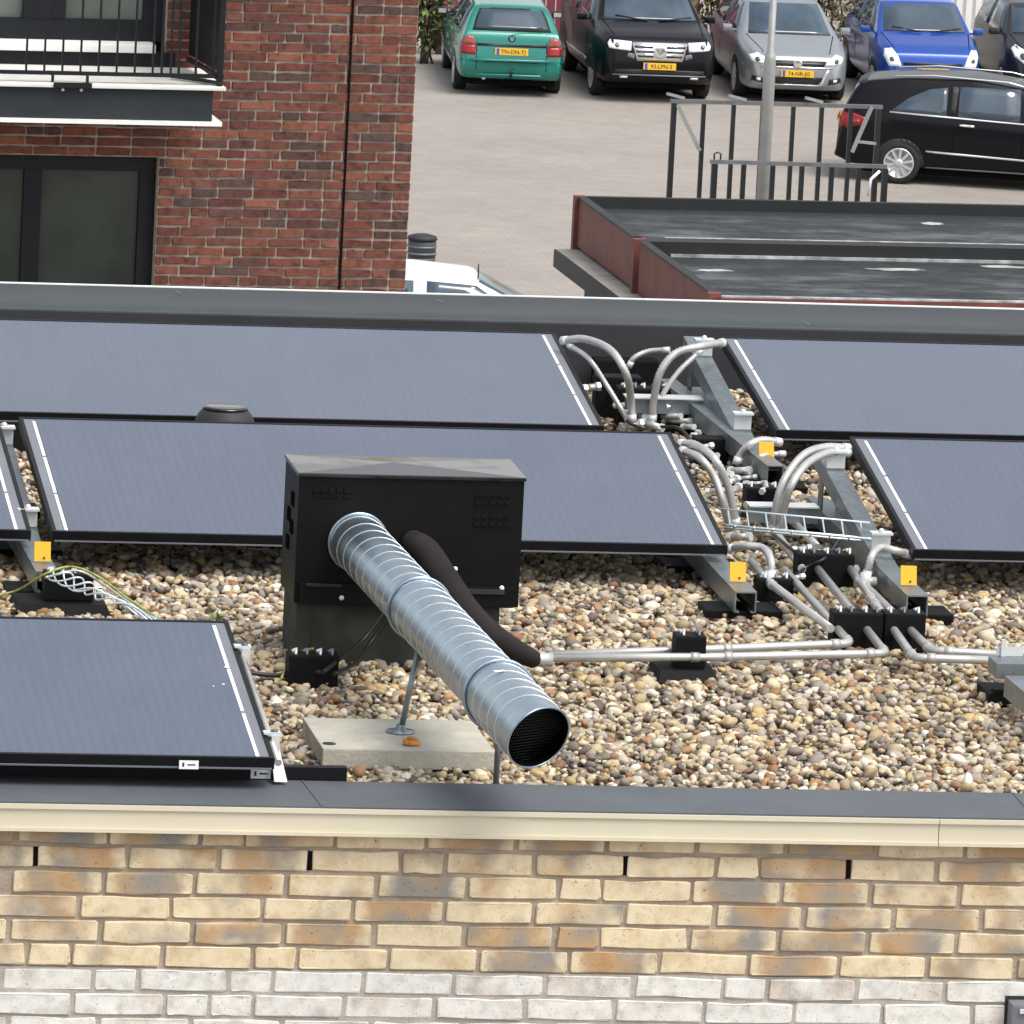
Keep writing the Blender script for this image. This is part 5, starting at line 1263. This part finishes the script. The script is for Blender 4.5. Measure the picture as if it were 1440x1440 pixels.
g.plate('R', .715, 'TN-DN-TJ', -2.015)
e = g.emblem('R', .915, .05, 'black_trim', -1.955)
b = MB(); b.bar((-1.955, -.03, .94), (-1.955, 0, .885), .010, .012, (1, 0, 0)); b.bar((-1.955, .03, .94), (-1.955, 0, .885), .010, .0121, (1, 0, 0)); b.build('emblem_strokes', M['chrome'], e, world=False)
b = MB(); b.tube([(-1.90, 0, .30), (-2.10, 0, .33), (-2.13, 0, .40)], .022, 8); b.lathe((-2.13, 0, .39), [(.028, 0), (.03, .03), (.015, .055)], 10); b.build('tow_hook', M['black_trim'], g.t, world=False)
b = MB(); b.tube([(-1.94, -.02, 1.04), (-1.90, -.25, 1.075), (-1.885, -.48, 1.085)], .010, 6); b.build('rear_wiper', M['black_trim'], g.t, world=False)
g.sides([(.95, .93), (.30, 1.33), (-.25, 1.36), (-.25, .94)], 'car_glass', 'side_window', .006); g.sides([(-.33, .94), (-.33, 1.36), (-1.15, 1.33), (-1.45, .96)], 'car_glass', 'side_window', .006)
g.sides([(1.0, .42), (-1.2, .42), (-1.2, .46), (1.0, .46)], 'black_trim', 'side_strip', .012)
g.mirrors(.70, .84, .95, 'black_trim')
b = MB(); b.tube([(-2.0, .42, .29), (-1.75, .42, .29)], .03, 10); b.build('exhaust', M['rim'], g.t, world=False)
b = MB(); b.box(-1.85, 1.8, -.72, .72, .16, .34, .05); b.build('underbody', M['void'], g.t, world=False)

# ---- black SUV facing the camera
hd = deg(269.5)
P_ = dict(top=[(2.37, .55), (2.36, .80), (2.30, .95), (2.20, 1.03), (1.95, 1.09), (1.28, 1.18), (.48, 1.66), (-.3, 1.73), (-1.9, 1.66), (-2.3, 1.15), (-2.37, .7)],
          belt=[(2.37, .50), (2.33, .78), (2.25, .92), (1.9, .99), (1.28, 1.07), (-2.2, 1.1), (-2.37, .65)], w=[(2.37, .78), (2.2, .89), (1.8, .955), (-1.8, .96), (-2.37, .86)],
          wt=[(2.37, .70), (2.2, .76), (1.9, .80), (1.28, .82), (.48, .67), (-1.9, .64), (-2.37, .7)], bot=[(2.37, .42), (2.2, .30), (-2.2, .30), (-2.37, .4)])
s_ = Car('parked_car', 'large black SUV with chrome grille facing the camera', 'black_paint', 4.74, P_, [(1.42, .83), (1.42, -.83), (-1.42, .83), (-1.42, -.83)], .37, place(911, 135, 1.42, hd), hd)
s_.drape('F', [(-.74, 1.19), (.74, 1.19), (.70, 1.33), (.62, 1.63), (-.62, 1.63), (-.70, 1.33)], 'car_glass', 'windscreen', .010)
s_.both('F', [(.46, .83), (.80, .86), (.82, .93), (.78, .99), (.45, .97)], 'head_light', 'headlight', .012)
s_.both('F', [(0.68+0.036*math.cos(k*.5236), 0.915+0.036*math.sin(k*.5236)) for k in range(12)], 'head_core', 'headlight_bowl', .018)
s_.drape('F', [(-.36, .68), (.36, .68), (.44, .96), (-.44, .96)], 'chrome', 'grille', .012)
for k in range(3):
    z = .735+.072*k; hw = .345+.028*k
    s_.both('F', [(.105, z), (hw, z), (hw+.012, z+.032), (.105, z+.032)], 'black_trim', 'grille_slot', .018)
b = MB(); b.lathe((2.352, 0, .825), [(.105, 0), (.105, .03), (.08, .036)], 24, axis='x'); em = b.build('emblem', M['chrome'], s_.t, world=False)
b = MB(); b.bar((2.391, -.055, .88), (2.391, 0, .785), .014, .006, (1, 0, 0)); b.bar((2.391, .055, .88), (2.391, 0, .785), .014, .0061, (1, 0, 0)); b.build('emblem_strokes', M['edge_grey'], em, world=False)
s_.plate('F', .600, '93-LPN-3', 2.395)
s_.drape('F', [(-.72, .47), (.72, .47), (.70, .54), (-.70, .54)], 'black_trim', 'lower_intake', .010)
s_.drape('F', [(-.74, .445), (.74, .445), (.74, .465), (-.74, .465)], 'edge_grey', 'bumper_edge', .016)
s_.both('F', [(.50, .40), (.62, .40), (.62, .435), (.50, .435)], 'head_light', 'fog_light', .016)
s_.both('F', [(.40, .70), (.52, .74), (.50, .80), (.40, .78)], 'edge_grey', 'bumper_crease', .006)
s_.sides([(1.0, 1.12), (.42, 1.60), (-.35, 1.64), (-.35, 1.13)], 'car_glass', 'side_window', .006); s_.sides([(-.45, 1.13), (-.45, 1.64), (-1.6, 1.60), (-1.9, 1.16)], 'car_glass', 'side_window', .006)
s_.sides([(1.0, .50), (-1.0, .50), (-1.0, .54), (1.0, .54)], 'chrome', 'side_strip', .012)
s_.mirrors(.85, .95, 1.12, 'black_paint')
b = MB(); b.tube([(1.33, -.05, 1.185), (1.20, -.55, 1.245)], .012, 6); b.tube([(1.33, .12, 1.185), (1.20, .66, 1.235)], .012, 6); b.build('wipers', M['black_trim'], s_.t, world=False)
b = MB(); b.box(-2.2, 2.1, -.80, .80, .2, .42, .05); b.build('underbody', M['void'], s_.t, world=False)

# ---- silver hatchback facing the camera
P_ = dict(top=[(2.12, .50), (2.11, .66), (2.05, .76), (1.85, .84), (1.10, .985), (.25, 1.42), (-.4, 1.46), (-1.6, 1.38), (-2.0, 1.0), (-2.12, .6)],
          belt=[(2.12, .46), (2.06, .67), (1.8, .77), (1.1, .90), (-2.0, .95), (-2.12, .55)], w=[(2.12, .62), (2.0, .76), (1.7, .85), (1.2, .875), (-1.6, .875), (-2.12, .76)],
          wt=[(2.12, .55), (1.9, .68), (1.1, .74), (.25, .59), (-1.5, .57), (-2.12, .6)], bot=[(2.12, .32), (2.0, .22), (-2.0, .22), (-2.12, .32)])
hd = deg(268.0)
a_ = Car('parked_car', 'silver grey hatchback behind the lamp post facing the camera', 'silver_paint', 4.24, P_, [(1.25, .77), (1.25, -.77), (-1.35, .77), (-1.35, -.77)], .31, place(1107, 137, 1.25, hd), hd)
a_.drape('F', [(-.66, .99), (.66, .99), (.60, 1.20), (.545, 1.39), (-.545, 1.39), (-.60, 1.20)], 'car_glass', 'windscreen', .010)
a_.both('F', [(.44, .63), (.72, .66), (.76, .75), (.62, .80), (.50, .72)], 'head_light', 'headlight', .012)
a_.both('F', [(0.63+0.038*math.cos(k*.5236), 0.7+0.038*math.sin(k*.5236)) for k in range(12)], 'head_core', 'headlight_bowl', .018)
a_.drape('F', [(-.42, .61), (.42, .61), (.46, .70), (-.46, .70)], 'black_trim', 'grille', .012)
a_.drape('F', [(-.40, .655), (.40, .655), (.40, .668), (-.40, .668)], 'edge_grey', 'grille_bar', .018)
a_.drape('F', [(-.56, .585), (.56, .585), (.58, .607), (-.58, .607)], 'chrome', 'grille_chrome', .016)
b = MB(); b.lathe((2.125, 0, .66), [(.072, 0), (.07, .02), (.05, .024)], 20, axis='x'); b.build('emblem', M['chrome'], a_.t, world=False)
a_.plate('F', .50, '74-NR-JG', 2.150)
a_.drape('F', [(-.34, .33), (.34, .33), (.42, .445), (-.42, .445)], 'black_trim', 'lower_intake', .012)
a_.drape('F', [(-.36, .30), (.36, .30), (.36, .327), (-.36, .327)], 'chrome', 'intake_chrome', .016)
a_.both('F', [(.36, .305), (.40, .305), (.52, .57), (.47, .57)], 'chrome', 'intake_chrome', .017)
a_.both('F', [(.50, .33), (.72, .37), (.70, .45), (.52, .42)], 'black_trim', 'fog_recess', .010)
a_.both('F', [(.58, .37), (.64, .38), (.64, .42), (.58, .415)], 'head_light', 'fog_light', .016)
a_.sides([(.75, .96), (.20, 1.36), (-.40, 1.39), (-.40, .97)], 'car_glass', 'side_window', .006); a_.sides([(-.48, .97), (-.48, 1.39), (-1.35, 1.33), (-1.6, 1.0)], 'car_glass', 'side_window', .006)
a_.mirrors(.75, .87, .98, 'silver_paint')
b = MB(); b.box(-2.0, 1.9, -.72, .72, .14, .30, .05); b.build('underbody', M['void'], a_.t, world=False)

# ---- blue hatchback facing the camera
P_ = dict(top=[(1.85, .50), (1.84, .66), (1.79, .80), (1.60, .90), (1.0, 1.04), (.38, 1.46), (-.2, 1.50), (-1.4, 1.45), (-1.75, 1.0), (-1.85, .55)],
          belt=[(1.85, .46), (1.80, .70), (1.55, .84), (1.0, .95), (-1.7, .98), (-1.85, .5)], w=[(1.85, .66), (1.7, .78), (1.4, .835), (-1.4, .845), (-1.85, .74)],
          wt=[(1.85, .58), (1.6, .68), (1.0, .74), (.38, .63), (-1.4, .60), (-1.85, .62)], bot=[(1.85, .32), (1.7, .22), (-1.7, .22), (-1.85, .32)])
hd = deg(269.5)
u_ = Car('parked_car', 'bright blue hatchback behind the black hatchback', 'blue_paint', 3.70, P_, [(1.15, .74), (1.15, -.74), (-1.23, .74), (-1.23, -.74)], .30, place(1297, 139, 1.15, hd), hd)
u_.drape('F', [(-.66, 1.055), (.66, 1.055), (.64, 1.2), (.585, 1.43), (-.585, 1.43), (-.64, 1.2)], 'car_glass', 'windscreen', .010)
u_.both('F', [(.50, .60), (.70, .60), (.765, .74), (.745, .85), (.64, .87), (.56, .76)], 'head_light', 'headlight', .012)
u_.both('F', [(0.655+0.034*math.cos(k*.5236), 0.71+0.034*math.sin(k*.5236)) for k in range(12)], 'head_core', 'headlight_bowl', .018)
u_.drape('F', [(-.46, .62), (.46, .62), (.48, .665), (-.48, .665)], 'black_trim', 'grille', .012)
u_.drape('F', [(-.50, .34), (.50, .34), (.52, .45), (-.52, .45)], 'black_trim', 'lower_intake', .012)
u_.plate('F', .53, '38-TX-BD', 1.875)
u_.sides([(.75, 1.0), (.32, 1.40), (-.35, 1.43), (-.35, 1.02)], 'car_glass', 'side_window', .006); u_.sides([(-.43, 1.02), (-.43, 1.43), (-1.25, 1.40), (-1.45, 1.05)], 'car_glass', 'side_window', .006)
u_.mirrors(.75, .84, 1.0, 'blue_paint')
b = MB(); b.tube([(1.03, -.05, 1.06), (.92, -.52, 1.125)], .011, 6); b.tube([(1.03, .10, 1.06), (.92, .60, 1.115)], .011, 6); b.build('wipers', M['black_trim'], u_.t, world=False)
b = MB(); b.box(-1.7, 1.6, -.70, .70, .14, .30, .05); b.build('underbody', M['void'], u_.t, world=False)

# ---- dark grey car at the right edge
P_ = dict(P_)
hd = deg(269.0)
k_ = Car('parked_car', 'dark grey car with large headlight cut off at right edge', 'grey_paint', 3.70, P_, [(1.15, .74), (1.15, -.74), (-1.23, .74), (-1.23, -.74)], .30, place(1478, 142, 1.15, hd), hd)
k_.drape('F', [(-.66, 1.055), (.66, 1.055), (.64, 1.2), (.585, 1.43), (-.585, 1.43), (-.64, 1.2)], 'car_glass', 'windscreen', .010)
k_.both('F', [(.40, .68), (.60, .66), (.74, .76), (.77, .87), (.70, .93), (.52, .84)], 'head_light', 'headlight', .012)
k_.both('F', [(0.62+0.05*math.cos(k*.5236), 0.78+0.05*math.sin(k*.5236)) for k in range(12)], 'head_core', 'headlight_bowl', .018)
k_.drape('F', [(-.40, .36), (.40, .36), (.46, .56), (-.46, .56)], 'black_trim', 'lower_intake', .012)
k_.sides([(.75, 1.0), (.32, 1.40), (-.35, 1.43), (-.35, 1.02)], 'car_glass', 'side_window', .006); k_.sides([(-.43, 1.02), (-.43, 1.43), (-1.25, 1.40), (-1.45, 1.05)], 'car_glass', 'side_window', .006)
k_.mirrors(.75, .84, 1.0, 'black_trim')
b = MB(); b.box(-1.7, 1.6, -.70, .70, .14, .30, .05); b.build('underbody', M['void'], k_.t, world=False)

# ---- black hatchback seen from its side
P_ = dict(top=[(2.13, .50), (2.10, .72), (1.80, .90), (1.40, 1.02), (.55, 1.50), (-.30, 1.605), (-1.30, 1.565), (-1.888, 1.49), (-2.047, 1.40), (-2.230, 1.02), (-2.278, .85), (-2.297, .5)],
          belt=[(2.13, .46), (2.05, .68), (1.4, .93), (0, .99), (-1.644, 1.04), (-2.193, .99), (-2.297, .46)], w=[(2.13, .68), (1.9, .82), (1.4, .885), (-1.522, .885), (-2.071, .83), (-2.297, .74)],
          wt=[(2.13, .6), (1.4, .74), (.55, .62), (-1.3, .60), (-2.010, .58), (-2.230, .70), (-2.297, .66)], bot=[(2.13, .3), (2.0, .22), (-2.071, .24), (-2.297, .34)])
hd = deg(-15.0)
w_ = Car('parked_car', 'black hatchback seen from its side across the car park lane', 'black_paint', 4.60, P_, [(1.42, .80), (1.42, -.80), (-1.34, .80), (-1.34, -.80)], .315, place(1262, 259, -1.34, hd, -.90), hd)
w_.sides([(-.55, 1.07), (-.52, 1.47), (-.62, 1.49), (-.62, 1.07)], 'black_trim', 'door_pillar', .007)
w_.drape('S-', [(-1.50, 1.085), (-.68, 1.06), (-.68, 1.46), (-.95, 1.42), (-1.25, 1.28)], 'car_glass', 'quarter_window', .008)
w_.drape('S-', [(-.50, 1.055), (.42, 1.03), (.40, 1.49), (-.50, 1.48)], 'car_glass', 'side_window', .008)
w_.drape('S-', [(.52, 1.03), (1.35, .99), (.85, 1.31), (.52, 1.45)], 'car_glass', 'side_window', .008)
w_.drape('S+', [(-1.50, 1.085), (-.68, 1.06), (-.68, 1.46), (-.95, 1.42), (-1.25, 1.28)], 'car_glass', 'quarter_window', .008)
w_.drape('S+', [(-.50, 1.055), (1.35, .99), (.85, 1.31), (.40, 1.49), (-.50, 1.48)], 'car_glass', 'side_window', .008)
w_.sides([(-1.52, 1.055), (1.38, .965), (1.38, .985), (-1.52, 1.08)], 'chrome', 'window_chrome', .012)
w_.sides([(-.95, .50), (1.0, .44), (1.0, .465), (-.95, .53)], 'chrome', 'side_chrome', .014)
w_.sides([(-.95, .255), (1.0, .25), (1.0, .275), (-.95, .28)], 'edge_grey', 'sill_edge', .016)
for xx in (-.55, .47):
    w_.sides([(xx-.006, .34), (xx+.006, .34), (xx+.006, 1.05), (xx-.006, 1.05)], 'void', 'door_seam', .003)
for xx in (-.36, .72):
    w_.sides([(xx-.11, .925), (xx+.11, .915), (xx+.11, .945), (xx-.11, .955)], 'chrome', 'door_handle', .035, depth=.03)
w_.drape('R', [(-.60, 1.06), (.60, 1.06), (.55, 1.40), (-.55, 1.40)], 'car_glass', 'rear_window', .010)
w_.both('R', [(.46, .80), (.80, .78), (.80, .98), (.66, 1.03), (.50, 1.0)], 'tail_red', 'tail_light', .014)
w_.sides([(-2.18, .80), (-1.88, .84), (-1.86, .95), (-2.05, 1.01), (-2.18, 1.0)], 'tail_red', 'tail_light', .010)
w_.sides([(-2.10, .86), (-1.96, .88), (-1.97, .92), (-2.09, .91)], 'tail_pink', 'tail_light_lens', .016)
w_.plate('R', .86, '61-XR-TB', -2.33)
w_.drape('R', [(-.72, .34), (.72, .34), (.72, .40), (-.72, .40)], 'edge_grey', 'bumper_edge', .02)
w_.mirrors(1.0, .87, 1.02, 'black_paint')
w_.drape('R', [(-.57, 1.425), (.57, 1.425), (.55, 1.475), (-.55, 1.475)], 'black_trim', 'roof_spoiler', .05, depth=.05)
for sg in (-1, 1):
    b = MB(); b.tube([(-1.5, sg*.55, 1.565), (-.9, sg*.585, 1.615), (.2, sg*.60, 1.585), (.6, sg*.62, 1.50)], .014, 6); b.build('roof_rail', M['chrome'], w_.t, world=False)
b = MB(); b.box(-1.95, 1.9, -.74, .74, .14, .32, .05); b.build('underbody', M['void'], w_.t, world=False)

def seams(car, hx0, hx1, hy0, hy1):
    for sg in (1, -1):
        p = [(hx0, sg*hy0), (hx1, sg*hy1), (hx1, sg*(hy1+.014)), (hx0, sg*(hy0+.014))]
        car.drape('T', p if sg < 0 else p[::-1], 'void', 'bonnet_gap', .0025, cuts=3)
seams(s_, 1.28, 2.12, .76, .70); seams(a_, 1.12, 1.95, .69, .52); seams(u_, 1.02, 1.66, .70, .60); seams(k_, 1.02, 1.66, .70, .60)
for cr, z0_, z1_, xs_ in ((s_, .45, 1.10, (.95, -.40)), (a_, .34, .94, (.80, -.44)), (u_, .34, .98, (.80, -.39)), (g, .34, .92, (.95, -.29))):
    for xx in xs_: cr.sides([(xx-.007, z0_), (xx+.007, z0_), (xx+.007, z1_), (xx-.007, z1_)], 'void', 'door_gap', .003)
g.both('R', [(.545, .42), (.555, .42), (.555, .99), (.545, .99)], 'void', 'tailgate_gap', .003)
# ---- white car half hidden behind the parapet
P_ = dict(top=[(1.95, .50), (1.93, .70), (1.70, .86), (1.20, .98), (.35, 1.42), (-.4, 1.48), (-1.6, 1.44), (-1.85, 1.0), (-1.95, .6)],
          belt=[(1.95, .46), (1.85, .68), (1.2, .90), (-1.8, .95), (-1.95, .5)], w=[(1.95, .66), (1.7, .78), (1.2, .84), (-1.6, .84), (-1.95, .74)],
          wt=[(1.95, .55), (1.7, .66), (1.2, .72), (.35, .62), (-1.6, .60), (-1.95, .62)], bot=[(1.95, .32), (1.8, .22), (-1.8, .22), (-1.95, .32)])
hd = deg(-6.0)
tp = atz(600, 377, GZ+1.46)
c_ = Car('parked_car', 'white car of which only the roof shows above the parapet', 'white_carpaint', 3.9, P_, [(1.2, .76), (1.2, -.76), (-1.2, .76), (-1.2, -.76)], .30, (tp[0]+0.25, tp[1]+0.1, GZ), hd)
c_.sides([(.95, .98), (.38, 1.34), (-.25, 1.375), (-.25, .99)], 'car_glass', 'side_window', .006); c_.sides([(-.42, .99), (-.42, 1.375), (-1.35, 1.36), (-1.6, 1.02)], 'car_glass', 'side_window', .006)
c_.drape('F', [(-.64, 1.0), (.64, 1.0), (.57, 1.38), (-.57, 1.38)], 'car_glass', 'windscreen', .010)
c_.sides([(.90, .955), (-1.6, .965), (-1.6, .985), (.90, .975)], 'black_trim', 'window_strip', .010)
c_.mirrors(.85, .83, 1.0, 'white_carpaint')
b = MB(); b.tube([(.40, -.50, 1.40), (.40, -.50, 1.60)], .010, 6); b.build('aerial', M['black_trim'], c_.t, world=False)

# ------------------------------------------------------------------ fence and shrubs behind the parked cars
FY = 148.2
def fence(px0, px1, mat, postmat, label, name, h=1.9, bw_=0.14, gap=0.02, Y=FY):
    a0 = aty(px0, 40, Y)[0]; a1 = aty(px1, 40, Y)[0]
    t = thing(name, ((a0+a1)/2, Y, GZ), label, 'fence')
    n = int((a1-a0)/(bw_+gap))
    for k in range(n):
        x = a0+k*(bw_+gap); hh = h+random.uniform(-.02, .02)
        b = MB(); b.box(x, x+bw_, Y, Y+0.02, GZ+0.05, GZ+hh); b.build('board', M[mat], t)
    for zz in (0.4, h-0.3):
        b = MB(); b.box(a0, a1, Y+0.021, Y+0.06, GZ+zz, GZ+zz+0.08); b.build('rail', M[postmat], t)
    k = a0
    while k < a1:
        b = MB(); b.box(k-0.045, k+0.045, Y-0.075, Y-0.001, GZ, GZ+h+0.05, 0.01); b.build('post', M[postmat], t); k += 1.35
fence(590, 985, 'red_board', 'white_paint', 'crimson board fence with white posts behind the green car', 'board_fence')
fence(1290, 1480, 'white_paint', 'white_paint', 'white slatted fence behind the blue and grey cars', 'slat_fence', bw_=0.10, gap=0.06)
def shrub(px, py, Y, h, rad, n, mat, label, group='shrubs behind the parked cars', stems=7):
    a = aty(px, py, Y); r = random.Random(int(px)); t = thing('shrub', (a[0], Y, GZ), label, 'shrub', group)
    b = MB()
    for k in range(stems):
        an = r.uniform(0, 6.28); e = (a[0]+math.cos(an)*rad*r.uniform(.3, .9), Y+math.sin(an)*rad*0.6, GZ+h*r.uniform(.7, 1.0))
        m_ = ((a[0]+e[0])/2+r.uniform(-.1, .1), (Y+e[1])/2, GZ+h*0.45); b.tube(spline([(a[0]+r.uniform(-.15, .15), Y, GZ), m_, e], 5), [0.022*(1-i/14) for i in range(11)], 5)
    b.build('trunk', M['bark'], t)
    b = MB()
    for k in range(n):
        an = r.uniform(0, 6.28); q = r.random()**0.5*rad; z = GZ+h*(0.12+0.9*r.random()**0.8); sh = 1.0-0.45*abs((z-GZ)/h-0.5)
        c0 = np.array([a[0]+math.cos(an)*q*sh, Y+math.sin(an)*q*0.7*sh, z]); d = np.array([r.gauss(0, 1), r.gauss(0, 1), r.gauss(0, 1)]); d /= np.linalg.norm(d)
        u = np.cross(d, (0, 0, 1.0)); u /= np.linalg.norm(u)+1e-6; l_ = r.uniform(.05, .11)
        b.add([c0-d*l_, c0+u*l_*.45, c0+d*l_, c0-u*l_*.45], [(0, 1, 2, 3)])
    b.build('crown', M[mat], t)
shrub(597, 60, 145.6, 1.9, .32, 900, 'leaf', 'pale green shrub against the red brick corner left of the green car')
shrub(614, 60, 146.8, 1.6, .25, 500, 'leaf', 'thin green shrub between fence and the green car')
shrub(1005, 40, 147.2, 2.1, .55, 900, 'leaf_dry', 'brown twiggy shrub between the SUV and the silver car')
shrub(1150, 40, 147.2, 2.2, .65, 1300, 'leaf_dry', 'brown dry shrub between the silver and blue cars')
shrub(1200, 40, 148.0, 2.2, .60, 1000, 'leaf', 'green brown shrub behind left side of the blue car')
